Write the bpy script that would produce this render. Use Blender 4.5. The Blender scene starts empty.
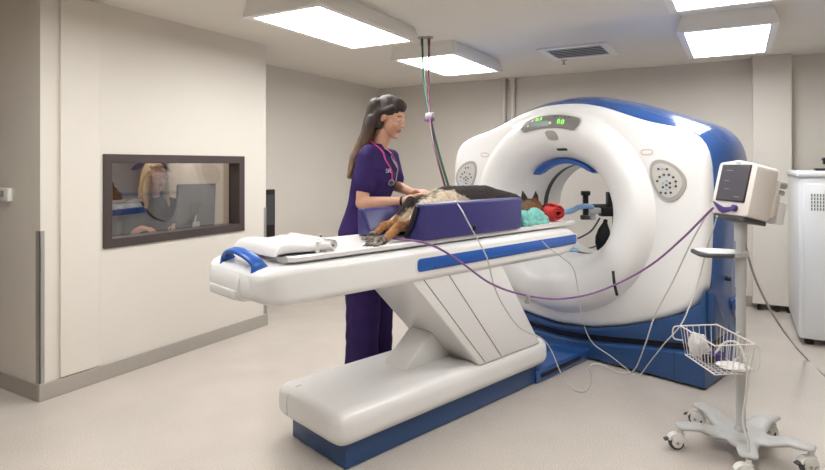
import bpy, bmesh, math, random
import numpy as np
from mathutils import Matrix, Vector, noise
random.seed(3)
PI = math.pi
COL = bpy.context.scene.collection
HC = 1.36          # camera height
FPX = 568.0        # focal length in pixels of the 825 px frame
YAW = math.radians(29.8)
TW = math.radians(-16.7)      # the scanner stands turned in the room
FV = Vector((-math.sin(YAW), math.cos(YAW), 0)); RV = Vector((math.cos(YAW), math.sin(YAW), 0))
I4 = Matrix.Identity(4)
GM = Matrix.Rotation(TW, 4, 'Z')            # scanner frame: x across the bore, y along it

def P(px, py, d):                            # room point that stands at distance d along the view
    a = (px - 412.5) / FPX
    p = (FV + RV * a) * d
    return Vector((p.x, p.y, HC - (py - 165) * d / FPX))

# ------------------------------------------------------------------ materials
def lin(c):
    o = []
    for v in c:
        v /= 255.0
        o.append(v / 12.92 if v <= 0.04045 else ((v + 0.055) / 1.055) ** 2.4)
    return (*o, 1)

def mat(name, c, rough=0.5, metal=0.0, coat=0.0, var=0.0, vscale=8.0, bump=0.0, bscale=60.0, spec=0.5, attr=None, vstretch=None):
    m = bpy.data.materials.new(name); m.use_nodes = True
    nt = m.node_tree; b = nt.nodes['Principled BSDF']
    b.inputs['Roughness'].default_value = rough; b.inputs['Metallic'].default_value = metal
    b.inputs['Coat Weight'].default_value = coat; b.inputs['Specular IOR Level'].default_value = spec
    tc = nt.nodes.new('ShaderNodeTexCoord')
    src = tc.outputs['Object']
    if vstretch:
        mp = nt.nodes.new('ShaderNodeMapping'); mp.inputs['Scale'].default_value = vstretch
        nt.links.new(src, mp.inputs['Vector']); src = mp.outputs['Vector']
    base = None
    if attr:
        at = nt.nodes.new('ShaderNodeAttribute'); at.attribute_name = attr; base = at.outputs['Color']
    else:
        b.inputs['Base Color'].default_value = lin(c)
    if var > 0:
        n = nt.nodes.new('ShaderNodeTexNoise'); n.inputs['Scale'].default_value = vscale; n.inputs['Detail'].default_value = 5
        nt.links.new(src, n.inputs['Vector'])
        mr = nt.nodes.new('ShaderNodeMapRange'); mr.inputs['From Min'].default_value = .3; mr.inputs['From Max'].default_value = .7
        mr.inputs['To Min'].default_value = 1 - var; mr.inputs['To Max'].default_value = 1 + var
        nt.links.new(n.outputs['Fac'], mr.inputs['Value'])
        mx = nt.nodes.new('ShaderNodeVectorMath'); mx.operation = 'SCALE'
        if base is not None: nt.links.new(base, mx.inputs[0])
        else: mx.inputs[0].default_value = lin(c)[:3]
        nt.links.new(mr.outputs['Result'], mx.inputs['Scale'])
        base = mx.outputs['Vector']
    if base is not None: nt.links.new(base, b.inputs['Base Color'])
    if bump > 0:
        n2 = nt.nodes.new('ShaderNodeTexNoise'); n2.inputs['Scale'].default_value = bscale; n2.inputs['Detail'].default_value = 6
        nt.links.new(src, n2.inputs['Vector'])
        bp = nt.nodes.new('ShaderNodeBump'); bp.inputs['Strength'].default_value = bump; bp.inputs['Distance'].default_value = .01
        nt.links.new(n2.outputs['Fac'], bp.inputs['Height']); nt.links.new(bp.outputs['Normal'], b.inputs['Normal'])
    return m

def emis(name, c, s):
    m = bpy.data.materials.new(name); m.use_nodes = True
    b = m.node_tree.nodes['Principled BSDF']
    b.inputs['Base Color'].default_value = lin(c); b.inputs['Emission Color'].default_value = lin(c)
    b.inputs['Emission Strength'].default_value = s
    return m

M = {}
M['wall'] = mat('wall_paint', (220, 213, 203), .6, var=.015, vscale=2, bump=.04, bscale=180)
M['ceil'] = mat('ceiling_paint', (231, 225, 215), .75, var=.015, vscale=2)
M['basecove'] = mat('cove_base_vinyl', (170, 162, 153), .45, var=.02, vscale=5)
M['white'] = mat('white_gloss_plastic', (233, 231, 230), .3, coat=.15, var=.008, vscale=3)
M['white2'] = mat('white_matte_plastic', (230, 228, 224), .4)
M['trayw'] = mat('tray_plastic', (222, 220, 220), .35)
M['blue'] = mat('blue_gloss_shell', (38, 82, 148), .2, coat=.6, var=.02, vscale=3)
M['dblue'] = mat('deep_blue_plastic', (36, 72, 122), .35, coat=.15, var=.03, vscale=4)
M['sblue'] = mat('stripe_blue_plastic', (36, 92, 178), .35)
M['black'] = mat('black_plastic', (18, 18, 20), .45)
M['dark'] = mat('dark_groove', (22, 26, 42), .6)
M['steel'] = mat('stainless_steel', (175, 171, 166), .5, metal=.5, var=.03, vscale=10)
M['grey'] = mat('light_grey_metal', (188, 187, 186), .38, var=.01)
M['midgrey'] = mat('panel_grey_plastic', (168, 162, 157), .45)
M['dgrey'] = mat('dark_grey_rubber', (70, 70, 72), .55)
M['seam'] = mat('seam_shadow_grey', (120, 116, 112), .6)
M['panelw'] = mat('panel_paint', (222, 215, 205), .5, var=.01)
M['pframe'] = mat('window_frame_brown', (70, 60, 58), .4)
M['scrub'] = mat('purple_scrub_cotton', (54, 38, 92), .8, var=.12, vscale=9, bump=.25, bscale=25, spec=.2)
M['scrub_low'] = mat('dark_purple_cotton', (52, 36, 86), .85, var=.14, vscale=9, bump=.25, bscale=25, spec=.2)
M['skin'] = mat('skin', (0, 0, 0), .5, attr='Col', var=.03, vscale=30)
M['hair'] = mat('hair', (0, 0, 0), .62, attr='Col', var=.22, vscale=6, vstretch=(14, 14, 1.2), bump=.3, bscale=12)
M['fur'] = mat('fur', (0, 0, 0), .85, attr='Col', var=.2, vscale=60, bump=.6, bscale=70, spec=.2)
M['foam'] = mat('purple_blue_vinyl', (54, 50, 112), .38, var=.04, vscale=6, bump=.15, bscale=6)
M['cloth'] = mat('white_cotton', (226, 222, 222), .9, var=.02, vscale=20, bump=.25, bscale=90)
M['red'] = mat('red_terry', (190, 52, 50), .95, var=.12, vscale=60, bump=.6, bscale=120)
M['teal'] = mat('teal_knit', (122, 188, 180), .95, var=.12, vscale=60, bump=.5, bscale=100)
M['purple'] = mat('purple_hose', (128, 84, 140), .45)
M['magenta'] = mat('magenta_hose', (92, 28, 62), .4)
M['pink'] = mat('pink_tube', (205, 62, 140), .35)
M['green'] = mat('green_hose', (22, 84, 64), .4)
M['cablew'] = mat('pale_cable', (205, 203, 200), .4)
M['cableg'] = mat('grey_cable', (150, 147, 145), .45)
M['lblue'] = mat('pale_blue_hose', (135, 178, 225), .35)
M['cream'] = mat('monitor_case', (222, 214, 208), .45)
M['screen'] = mat('monitor_screen', (88, 86, 94), .12, coat=.5)
M['purpleplastic'] = mat('purple_plastic', (70, 50, 120), .4)
M['brown'] = mat('brown_wood', (112, 62, 36), .45, var=.25, vscale=4, vstretch=(1, 1, .15))
M['dbrown'] = mat('dark_wood', (66, 40, 26), .5, var=.25, vscale=4, vstretch=(1, 1, .15))
M['lcd'] = emis('green_display', (120, 225, 90), .9)
M['diff'] = emis('light_diffuser', (250, 251, 249), 7.0)
M['diff2'] = emis('control_light_diffuser', (255, 240, 220), 10.0)
M['fixt'] = mat('fixture_enamel', (240, 238, 234), .5)
M['eye'] = mat('eye_white', (225, 220, 215), .2)
M['iris'] = mat('iris', (50, 35, 25), .2)
M['cabinet'] = mat('cabinet_white', (226, 227, 229), .35)
M['blackcloth'] = mat('black_shirt', (22, 22, 26), .85, bump=.2, bscale=30)

# floor: speckled sheet vinyl
def floor_mat():
    m = mat('speckled_vinyl', (214, 200, 190), .2, spec=.5)
    nt = m.node_tree; b = nt.nodes['Principled BSDF']; tc = [n for n in nt.nodes if n.type == 'TEX_COORD'][0]
    v = nt.nodes.new('ShaderNodeTexNoise'); v.inputs['Scale'].default_value = 190; v.inputs['Detail'].default_value = 2
    w = nt.nodes.new('ShaderNodeTexNoise'); w.inputs['Scale'].default_value = 3.5; w.inputs['Detail'].default_value = 6
    r = nt.nodes.new('ShaderNodeValToRGB')
    r.color_ramp.elements[0].position = .33; r.color_ramp.elements[0].color = lin((182, 172, 163))
    r.color_ramp.elements[1].position = .62; r.color_ramp.elements[1].color = lin((210, 201, 193))
    nt.links.new(tc.outputs['Object'], v.inputs['Vector']); nt.links.new(tc.outputs['Object'], w.inputs['Vector'])
    nt.links.new(v.outputs['Fac'], r.inputs['Fac'])
    mx = nt.nodes.new('ShaderNodeMix'); mx.data_type = 'RGBA'; mx.blend_type = 'MULTIPLY'; mx.inputs['Factor'].default_value = .25
    nt.links.new(r.outputs['Color'], mx.inputs['A']); nt.links.new(w.outputs['Color'], mx.inputs['B'])
    mr = nt.nodes.new('ShaderNodeMapRange'); mr.inputs['From Min'].default_value = .35; mr.inputs['From Max'].default_value = .65
    mr.inputs['To Min'].default_value = .97; mr.inputs['To Max'].default_value = 1.03
    nt.links.new(w.outputs['Fac'], mr.inputs['Value'])
    sc = nt.nodes.new('ShaderNodeVectorMath'); sc.operation = 'SCALE'
    nt.links.new(r.outputs['Color'], sc.inputs[0]); nt.links.new(mr.outputs['Result'], sc.inputs['Scale'])
    nt.links.new(sc.outputs['Vector'], b.inputs['Base Color'])
    mr2 = nt.nodes.new('ShaderNodeMapRange'); mr2.inputs['To Min'].default_value = .16; mr2.inputs['To Max'].default_value = .3
    nt.links.new(w.outputs['Fac'], mr2.inputs['Value']); nt.links.new(mr2.outputs['Result'], b.inputs['Roughness'])
    nt.nodes.remove(mx)
    return m
M['floor'] = floor_mat()

def glass_mat(refl, tint):
    m = bpy.data.materials.new('window_glass'); m.use_nodes = True; nt = m.node_tree; nt.nodes.clear()
    o = nt.nodes.new('ShaderNodeOutputMaterial'); mix = nt.nodes.new('ShaderNodeMixShader')
    t = nt.nodes.new('ShaderNodeBsdfTransparent'); t.inputs['Color'].default_value = (tint, tint, tint, 1)
    g = nt.nodes.new('ShaderNodeBsdfGlossy'); g.inputs['Roughness'].default_value = .0; g.inputs['Color'].default_value = (.9, .9, .92, 1)
    mix.inputs['Fac'].default_value = refl
    nt.links.new(t.outputs[0], mix.inputs[1]); nt.links.new(g.outputs[0], mix.inputs[2]); nt.links.new(mix.outputs[0], o.inputs['Surface'])
    return m
M['glass'] = glass_mat(.15, .88)

# ------------------------------------------------------------------ mesh helpers
def newbm(): return bmesh.new()
def merge(bm, t, M4=None):
    me = bpy.data.meshes.new('t'); t.to_mesh(me); t.free()
    if M4 is not None: me.transform(M4)
    bm.from_mesh(me); bpy.data.meshes.remove(me)

def box(bm, x0, x1, y0, y1, z0, z1, bev=0, seg=2, M4=None):
    t = bmesh.new(); bmesh.ops.create_cube(t, size=1)
    for v in t.verts:
        v.co = Vector(((x0 + x1) / 2 + v.co.x * (x1 - x0), (y0 + y1) / 2 + v.co.y * (y1 - y0), (z0 + z1) / 2 + v.co.z * (z1 - z0)))
    if bev: bmesh.ops.bevel(t, geom=list(t.edges), offset=bev, segments=seg, affect='EDGES', profile=.5)
    merge(bm, t, M4)

def cyl(bm, p0, p1, r0, r1=None, n=20, bev=0):
    p0 = Vector(p0); p1 = Vector(p1); r1 = r0 if r1 is None else r1
    t = bmesh.new(); bmesh.ops.create_cone(t, cap_ends=True, segments=n, radius1=r0, radius2=r1, depth=(p1 - p0).length)
    if bev:
        es = [e for e in t.edges if len(e.link_faces) == 2 and max(len(f.verts) for f in e.link_faces) > 4]
        bmesh.ops.bevel(t, geom=es, offset=bev, segments=3, affect='EDGES', profile=.5)
    q = (p1 - p0).to_track_quat('Z', 'Y').to_matrix().to_4x4()
    merge(bm, t, Matrix.Translation((p0 + p1) / 2) @ q)

def ball(bm, c, r, M4=None, u=20, v=12):
    t = bmesh.new(); bmesh.ops.create_uvsphere(t, u_segments=u, v_segments=v, radius=1)
    rr = r if hasattr(r, '__len__') else (r, r, r)
    m = Matrix.Translation(c) @ Matrix.Diagonal((*rr, 1))
    merge(bm, t, (M4 @ m) if M4 is not None else m)

def spline(pts, k=8):
    pts = [Vector(p) for p in pts]
    if len(pts) < 3: return pts
    q = [pts[0] * 2 - pts[1]] + pts + [pts[-1] * 2 - pts[-2]]
    out = []
    for i in range(1, len(q) - 2):
        a, b, c, d = q[i - 1:i + 3]
        for s in range(k):
            t = s / k
            out.append(.5 * (2 * b + (c - a) * t + (2 * a - 5 * b + 4 * c - d) * t * t + (3 * b - a - 3 * c + d) * t ** 3))
    out.append(pts[-1]); return out

def tube(bm, pts, r, n=8, k=8, smooth=True):
    pp = spline(pts, k) if smooth else [Vector(p) for p in pts]
    rad = r if callable(r) else (lambda s: r)
    rings = []; up = None
    for i, p in enumerate(pp):
        d = (pp[min(i + 1, len(pp) - 1)] - pp[max(i - 1, 0)]).normalized()
        if up is None:
            up = Vector((0, 0, 1)) if abs(d.z) < .9 else Vector((1, 0, 0))
        s = d.cross(up)
        if s.length < 1e-5: s = d.orthogonal()
        s.normalize(); up = s.cross(d).normalized()
        rr = rad(i / (len(pp) - 1))
        rings.append([bm.verts.new(p + (s * math.cos(2 * PI * j / n) + up * math.sin(2 * PI * j / n)) * rr) for j in range(n)])
    for a, b in zip(rings, rings[1:]):
        for j in range(n): bm.faces.new((a[j], a[(j + 1) % n], b[(j + 1) % n], b[j]))
    bm.faces.new(rings[0][::-1]); bm.faces.new(rings[-1])

def loft(bm, rings, closed=True, caps=True):
    vr = [[bm.verts.new(p) for p in r] for r in rings]; n = len(vr[0])
    for a, b in zip(vr, vr[1:]):
        for j in range(n if closed else n - 1): bm.faces.new((a[j], a[(j + 1) % n], b[(j + 1) % n], b[j]))
    if caps: bm.faces.new(vr[0][::-1]); bm.faces.new(vr[-1])

def prism(bm, poly, axis, a0, a1, bev=0, seg=3):
    t = bmesh.new()
    def mk(u, v, a): return {'x': (a, u, v), 'y': (u, a, v), 'z': (u, v, a)}[axis]
    r0 = [t.verts.new(mk(u, v, a0)) for u, v in poly]; r1 = [t.verts.new(mk(u, v, a1)) for u, v in poly]
    n = len(poly)
    for j in range(n): t.faces.new((r0[j], r0[(j + 1) % n], r1[(j + 1) % n], r1[j]))
    f0 = t.faces.new(r0[::-1]); f1 = t.faces.new(r1)
    bmesh.ops.recalc_face_normals(t, faces=list(t.faces))
    if bev:
        es = list(set(list(f0.edges) + list(f1.edges)))
        bmesh.ops.bevel(t, geom=es, offset=bev, segments=seg, affect='EDGES', profile=.5)
    merge(bm, t)

def roundpoly(pts, r, k=5):
    out = []; n = len(pts); rs = r if hasattr(r, '__len__') else [r] * n
    for i in range(n):
        p = Vector(pts[i]); a = Vector(pts[i - 1]); b = Vector(pts[(i + 1) % n])
        da = (a - p).normalized(); db = (b - p).normalized(); rr = rs[i]
        p0 = p + da * rr; p1 = p + db * rr
        for s in range(k + 1):
            t = s / k
            q = p0 * (1 - t) ** 2 + p * 2 * t * (1 - t) + p1 * t * t
            out.append((q.x, q.y))
    return out

WORLD = {}
def base_of(pts):
    xs = [p.x for p in pts]; ys = [p.y for p in pts]; zs = [p.z for p in pts]
    return Vector(((min(xs) + max(xs)) / 2, (min(ys) + max(ys)) / 2, min(zs)))

def tag(o, label=None, cat=None, group=None, kind=None):
    if label: o['label'] = label
    if cat: o['category'] = cat
    if group: o['group'] = group
    if kind: o['kind'] = kind
    return o

def obj(name, bm, m, parent=None, frame=I4, smooth=True, label=None, cat=None, group=None, kind=None, angle=38):
    me = bpy.data.meshes.new(name)
    if isinstance(bm, bmesh.types.BMesh):
        bmesh.ops.recalc_face_normals(bm, faces=list(bm.faces)); bm.to_mesh(me); bm.free()
    else: me = bm; me.name = name
    o = bpy.data.objects.new(name, me); COL.objects.link(o)
    for mm in (m if isinstance(m, (list, tuple)) else [m]): me.materials.append(M[mm] if isinstance(mm, str) else mm)
    me.transform(frame)
    if parent is not None:
        W = WORLD[parent.name]; o.parent = parent
        me.transform(W.inverted()); WORLD[o.name] = W
    else:
        b = base_of([v.co for v in me.vertices]); rot = frame.to_3x3().to_4x4()
        W = Matrix.Translation(b) @ rot
        me.transform(W.inverted()); o.matrix_world = W; WORLD[o.name] = W
    if smooth:
        for p in me.polygons: p.use_smooth = True
        me.set_sharp_from_angle(angle=math.radians(angle))
    tag(o, label, cat, group, kind)
    return o

def thing(name, base, label, cat, frame=I4, rot=0, group=None):
    o = bpy.data.objects.new(name, None); COL.objects.link(o)
    W = frame @ Matrix.Translation(base) @ Matrix.Rotation(rot, 4, 'Z')
    o.matrix_world = W; WORLD[o.name] = W; o.empty_display_size = .1
    return tag(o, label, cat, group)

def struct(name, bm, m, frame=I4, smooth=False):
    return obj(name, bm, m, None, frame, smooth, kind='structure')

def dup(root, loc=None, W=None, label=None, group=None):
    def cp(o, par):
        c = o.copy(); COL.objects.link(c)
        if par is not None: c.parent = par
        for ch in o.children: cp(ch, c)
        return c
    c = cp(root, None)
    if W is not None: c.matrix_world = W
    if loc is not None: c.location = loc
    if label: c['label'] = label
    if group: c['group'] = group
    return c

def textbm(bm, s, size, M4, depth=.0008):
    cu = bpy.data.curves.new('t', 'FONT'); cu.body = s; cu.size = size; cu.extrude = depth; cu.align_x = 'CENTER'; cu.align_y = 'CENTER'
    o = bpy.data.objects.new('t', cu); COL.objects.link(o)
    dg = bpy.context.evaluated_depsgraph_get(); me = bpy.data.meshes.new_from_object(o.evaluated_get(dg))
    me.transform(M4); bm.from_mesh(me)
    bpy.data.objects.remove(o); bpy.data.curves.remove(cu); bpy.data.meshes.remove(me)

# organic surfaces: capsules and ellipsoids fused by a voxel remesh
def cap(p0, p1, r0, r1=None, col=None, M4=None): return ('c', Vector(p0), Vector(p1), r0, r0 if r1 is None else r1, col, M4 or I4)
def ell(c, r, col=None, M4=None): return ('e', Vector(c), Vector(r if hasattr(r, '__len__') else (r, r, r)), 0, 0, col, M4 or I4)

def organic(name, prims, voxel, smooth_it, m, parent, frame=I4, colfn=None, disp=None, label=None, soft=.006, extra=None, **kw):
    bm = bmesh.new()
    for p in prims:
        if p[0] == 'c':
            a, b, r0, r1 = p[1:5]; t = bmesh.new()
            L = (b - a).length; n = max(2, int(L / .01) + 1)
            q = (b - a).to_track_quat('Z', 'Y').to_matrix().to_4x4() if L > 1e-6 else I4
            rings = []
            for i in range(-5, 6 + n):
                if i <= 0: an = PI / 2 * i / 6; z = math.sin(an) * r0; rr = math.cos(an) * r0
                elif i < n: z = L * i / n; rr = r0 + (r1 - r0) * i / n
                else: an = PI / 2 * (i - n) / 6; z = L + math.sin(an) * r1; rr = math.cos(an) * r1
                rings.append([Vector((rr * math.cos(2 * PI * j / 20), rr * math.sin(2 * PI * j / 20), z)) for j in range(20)])
            loft(t, rings); merge(bm, t, p[6] @ Matrix.Translation(a) @ q)
        else: ball(bm, p[1], p[2], p[6], 28, 18)
    if extra: extra(bm)
    bmesh.ops.recalc_face_normals(bm, faces=list(bm.faces))
    me = bpy.data.meshes.new(name); bm.to_mesh(me); bm.free()
    o = bpy.data.objects.new('tmp', me); COL.objects.link(o)
    md = o.modifiers.new('r', 'REMESH'); md.mode = 'VOXEL'; md.voxel_size = voxel
    if smooth_it:
        s = o.modifiers.new('s', 'SMOOTH'); s.iterations = smooth_it; s.factor = .5
    dg = bpy.context.evaluated_depsgraph_get(); out = bpy.data.meshes.new_from_object(o.evaluated_get(dg))
    bpy.data.objects.remove(o); bpy.data.meshes.remove(me)
    nv = len(out.vertices); co = np.empty(nv * 3); out.vertices.foreach_get('co', co); co = co.reshape(-1, 3)
    if disp:
        nr = np.empty(nv * 3); out.vertices.foreach_get('normal', nr); nr = nr.reshape(-1, 3)
        dd = np.array([disp(Vector(c)) for c in co]); co = co + nr * dd[:, None]
        out.vertices.foreach_set('co', co.ravel())
    cols = None
    if colfn: cols = np.array([colfn(Vector(c)) for c in co])
    elif prims[0][5] is not None:
        ds = []; cs = []
        for p in prims:
            inv = np.array(p[6].inverted()); lc = co @ inv[:3, :3].T + inv[:3, 3]
            if p[0] == 'c':
                a = np.array(p[1]); b = np.array(p[2]); ab = b - a; t = np.clip(((lc - a) @ ab) / max(ab @ ab, 1e-12), 0, 1)
                d = np.linalg.norm(lc - (a + t[:, None] * ab), axis=1) - (p[3] + (p[4] - p[3]) * t)
            else:
                rr = np.array(p[2]); d = (np.linalg.norm((lc - np.array(p[1])) / rr, axis=1) - 1) * rr.min()
            ds.append(np.abs(d)); cs.append(lin(p[5])[:3])
        ds = np.array(ds); cs = np.array(cs); w = np.exp(-(ds - ds.min(0)) / soft); w /= w.sum(0)
        cols = (w[:, :, None] * cs[:, None, :]).sum(0)
    if cols is not None:
        at = out.color_attributes.new('Col', 'FLOAT_COLOR', 'POINT')
        at.data.foreach_set('color', np.hstack([cols, np.ones((nv, 1))]).ravel())
    out.materials.clear()
    return obj(name, out, m, parent, frame, True, label, angle=180, **kw)

def lathe(bm, prof, c, ax='z', n=32):
    rings = []
    for r, h in prof:
        ring = []
        for j in range(n):
            a = 2 * PI * j / n; u, v = max(r, 1e-5) * math.cos(a), max(r, 1e-5) * math.sin(a)
            ring.append(Vector(c) + Vector({'z': (u, v, h), 'y': (u, h, v), 'x': (h, u, v)}[ax]))
        rings.append(ring)
    loft(bm, rings)

# ================================================================== THE ROOM
ZC = 2.38; XL = -3.48; XL2 = -4.15; YB = 6.36; YN = 1.77; YE = 3.57; XR = 2.4; Y0 = -1.6; X0 = -6.4
bm = newbm(); box(bm, X0 - .1, XR + .1, Y0 - .1, YB + .1, -.1, 0); struct('floor', bm, 'floor')
bm = newbm(); box(bm, X0 - .1, XR + .1, Y0 - .1, YB + .1, ZC, ZC + .1); struct('ceiling', bm, 'ceil')
bm = newbm(); box(bm, XL2 - .1, XR + .1, YB, YB + .1, 0, ZC); struct('wall_back', bm, 'wall')
bm = newbm(); box(bm, XR, XR + .1, Y0, YB, 0, ZC); struct('wall_right', bm, 'wall')
bm = newbm(); box(bm, X0, XR, Y0 - .1, Y0, 0, ZC); struct('wall_front', bm, 'wall')
bm = newbm(); box(bm, X0 - .1, X0, Y0, YE, 0, ZC); struct('wall_far_left', bm, 'wall')
bm = newbm(); box(bm, X0, XL - .11, YN, YN + .1, 0, ZC); struct('wall_near_left', bm, 'wall')
bm = newbm(); box(bm, XL2 - .1, XL2, YE + .0, YB, 0, ZC); struct('wall_left_recess', bm, 'wall')
bm = newbm(); box(bm, X0, XL - .11, YE - .1, YE, 0, ZC); struct('wall_return', bm, 'wall')
# wall with the viewing window: one mesh with a hole
WY0, WY1, WZ0, WZ1 = 2.185, 3.275, .875, 1.385
bm = newbm()
for a in ((YN, WY0, 0, ZC), (WY1, YE, 0, ZC), (WY0, WY1, 0, WZ0), (WY0, WY1, WZ1, ZC)): box(bm, XL - .11, XL, *a)
struct('wall_left', bm, 'wall')
# window frame + glass
bm = newbm()
F = .045
for (a, b, c, d) in ((WY0 - F, WY0 + .012, WZ0 - F, WZ1 + F), (WY1 - .012, WY1 + F, WZ0 - F, WZ1 + F)):
    box(bm, XL - .112, XL + .014, a, b, c, d, .003, 1)
for (c, d) in ((WZ0 - F, WZ0 + .012), (WZ1 - .012, WZ1 + F)):
    box(bm, XL - .112, XL + .0138, WY0 - F + .002, WY1 + F - .002, c, d, .003, 1)
wf = struct('window_1', bm, 'pframe')
bm = newbm(); box(bm, XL - .085, XL - .079, WY0, WY1, WZ0, WZ1); obj('pane', bm, 'glass', wf, smooth=False)
# coved baseboard
def bb(name, x0, x1, y0, y1):
    bm = newbm(); box(bm, x0, x1, y0, y1, 0, .1, .003, 1); struct(name, bm, 'basecove')
bb('baseboard_left', XL, XL + .012, YN - .012, YE)
bb('baseboard_near_left', X0, XL, YN - .012, YN)
bb('baseboard_recess', XL2, XL2 + .012, YE, YB)
bb('baseboard_return', XL2, XL + .012, YE, YE + .012)
bb('baseboard_back', XL2 + .012, XR, YB - .012, YB)
bb('baseboard_right', XR - .012, XR, Y0, YB - .012)
# stainless corner guards
def guard(name, x, y, sx, sy, z0, z1):
    bm = newbm(); box(bm, x - .04, x + .004, y - .004 if sy < 0 else y, y if sy < 0 else y + .004, z0, z1)
    box(bm, x, x + .004, y - .004 if sy < 0 else y - .025, y + .022 if sy < 0 else y + .004, z0, z1)
    struct(name, bm, 'steel')
guard('trim_1', XL, YN, 1, -1, .1, .98)
guard('trim_2', XL, YE, 1, 1, .1, 1.0)
# raised lead panel beside the window
bm = newbm(); box(bm, XL, XL + .016, 1.875, 2.115, .105, ZC - .01, .003, 1); struct('trim_3', bm, 'panelw')
# box column / chase on the back wall with a gap under it
bm = newbm(); box(bm, .12, .43, YB - .14, YB, .06, ZC, .006, 1); struct('trim_4', bm, 'panelw')

# ceiling lights
def fixture(x0, x1, y0, y1, label):
    t = thing('ceiling_light', ((x0 + x1) / 2, (y0 + y1) / 2, ZC), label, 'ceiling light', group=None)
    bm = newbm(); e = .045; z0 = ZC - .1
    prism(bm, [(x0 - e, z0), (x1 + e, z0), (x1 + .012, ZC), (x0 - .012, ZC)], 'y', y0 - e, y1 + e)
    obj('housing', bm, 'fixt', t, smooth=False)
    bm = newbm()
    for a in ((x0 - e, x0, y0 - e, y1 + e), (x1, x1 + e, y0 - e, y1 + e), (x0, x1, y0 - e, y0), (x0, x1, y1, y1 + e)):
        box(bm, *a, z0 - .012, z0 - .0005)
    obj('frame', bm, 'fixt', t, smooth=False)
    bm = newbm(); box(bm, x0 + .001, x1 - .001, y0 + .001, y1 - .001, z0 - .008, z0 - .001)
    obj('diffuser', bm, 'diff', t, smooth=False)
fixture(-2.6, -2.085, 2.56, 3.605, 'large lit ceiling light on the left, nearest the wall with the viewing window')
fixture(-2.57, -2.03, 4.22, 5.19, 'smaller lit ceiling light above the woman, behind the hanging hoses')
fixture(-.32, .185, 4.33, 5.37, 'rectangular lit ceiling light at upper right above the scanner')
fixture(-.31, .19, 2.68, 3.69, 'lit ceiling light at the top right, cut off by the picture edge')
fixture(-2.6, -2.085, .55, 1.6, 'added unseen ceiling light at the near left that brightens the table')  # added out of view to light the near side of the table
fixture(-.31, .19, .7, 1.7, 'added unseen ceiling light over the viewer that brightens the scanner front')  # second added light, also unseen, for the near side of the scanner

# ceiling vent
t = thing('ceiling_vent', (-1.24, 5.15, ZC), 'square white ceiling air vent with dark angled louvres above the scanner', 'vent')
bm = newbm()
for a in ((-1.54, -1.47, 4.87, 5.44), (-1.01, -.94, 4.87, 5.44), (-1.47, -1.01, 4.87, 4.94), (-1.47, -1.01, 5.37, 5.44)):
    box(bm, *a, ZC - .014, ZC - .0003, .003, 1)
obj('frame', bm, 'fixt', t, smooth=False)
bm = newbm(); box(bm, -1.47, -1.01, 4.94, 5.37, ZC - .003, ZC - .0003); obj('duct_opening', bm, 'dgrey', t, smooth=False)
for i in range(6):
    bm = newbm(); y = 4.975 + i * .072
    prism(bm, [(y - .03, ZC - .016), (y + .02, ZC - .006), (y + .022, ZC - .009), (y - .028, ZC - .02)], 'x', -1.47, -1.01)
    obj('louvre', bm, 'fixt', t, smooth=False)
bm = newbm(); c = P(564, 60, 5.5); c.z = ZC
lathe(bm, [(.001, -.05), (.022, -.048), (.022, -.044), (.008, -.042), (.008, -.012), (.03, -.008), (.032, 0), (.001, 0)], c)
obj('sprinkler_head', bm, 'steel', label='small metal sprinkler head on the ceiling beside the air vent', cat='sprinkler')

# conduits on the back wall
for x, lb in ((-2.385, 'left of the two vertical white pipes on the back wall beside the scanner'), (-2.275, 'right of the two vertical white pipes on the back wall beside the scanner')):
    bm = newbm(); cyl(bm, (x, YB - .045, .0), (x, YB - .045, ZC - .0), .027); cyl(bm, (x, YB - .045, ZC - .03), (x, YB - .045, ZC), .043)
    cyl(bm, (x, YB - .045, ZC - .12), (x, YB - .045, ZC - .09), .032)
    obj('wall_pipe', bm, 'panelw', label=lb, cat='pipe')

# thermostat
t = thing('thermostat', (-3.84, YN, 1.14), 'small white thermostat box on the wall at the left edge', 'thermostat')
bm = newbm(); box(bm, -3.91, -3.782, YN - .03, YN, 1.14, 1.222, .008, 3); obj('case', bm, 'white2', t)
bm = newbm(); box(bm, -3.86, -3.82, YN - .0325, YN - .03, 1.168, 1.205, .003, 2); obj('screen', bm, 'midgrey', t)
# holder, outlet in the recess
t = thing('wall_phone', (XL2, 4.32, .6), 'narrow black wall-mounted holder just past the corner of the window wall', 'wall holder')
bm = newbm(); box(bm, XL2, XL2 + .03, 4.16, 4.36, .63, 1.11, .008, 2); obj('case', bm, 'black', t)
bm = newbm(); box(bm, XL2, XL2 + .028, 4.165, 4.355, .6, .629, .004, 2); obj('bottom_plate', bm, 'steel', t)
bm = newbm(); box(bm, XL2 + .03, XL2 + .034, 4.18, 4.34, .75, 1.06, .002, 1); obj('front_plate', bm, 'dgrey', t)
t.name = 'wall_holder'; WORLD['wall_holder'] = t.matrix_world
t = thing('wall_outlet', (XL2, 5.12, .46), 'small electrical outlet low on the recessed wall behind the table', 'outlet')
bm = newbm(); box(bm, XL2, XL2 + .008, 5.08, 5.155, .455, .575, .003, 2); obj('plate', bm, 'panelw', t)
bm = newbm(); box(bm, XL2 + .008, XL2 + .011, 5.098, 5.137, .475, .555, .001, 1); obj('socket', bm, 'dgrey', t)

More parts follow.
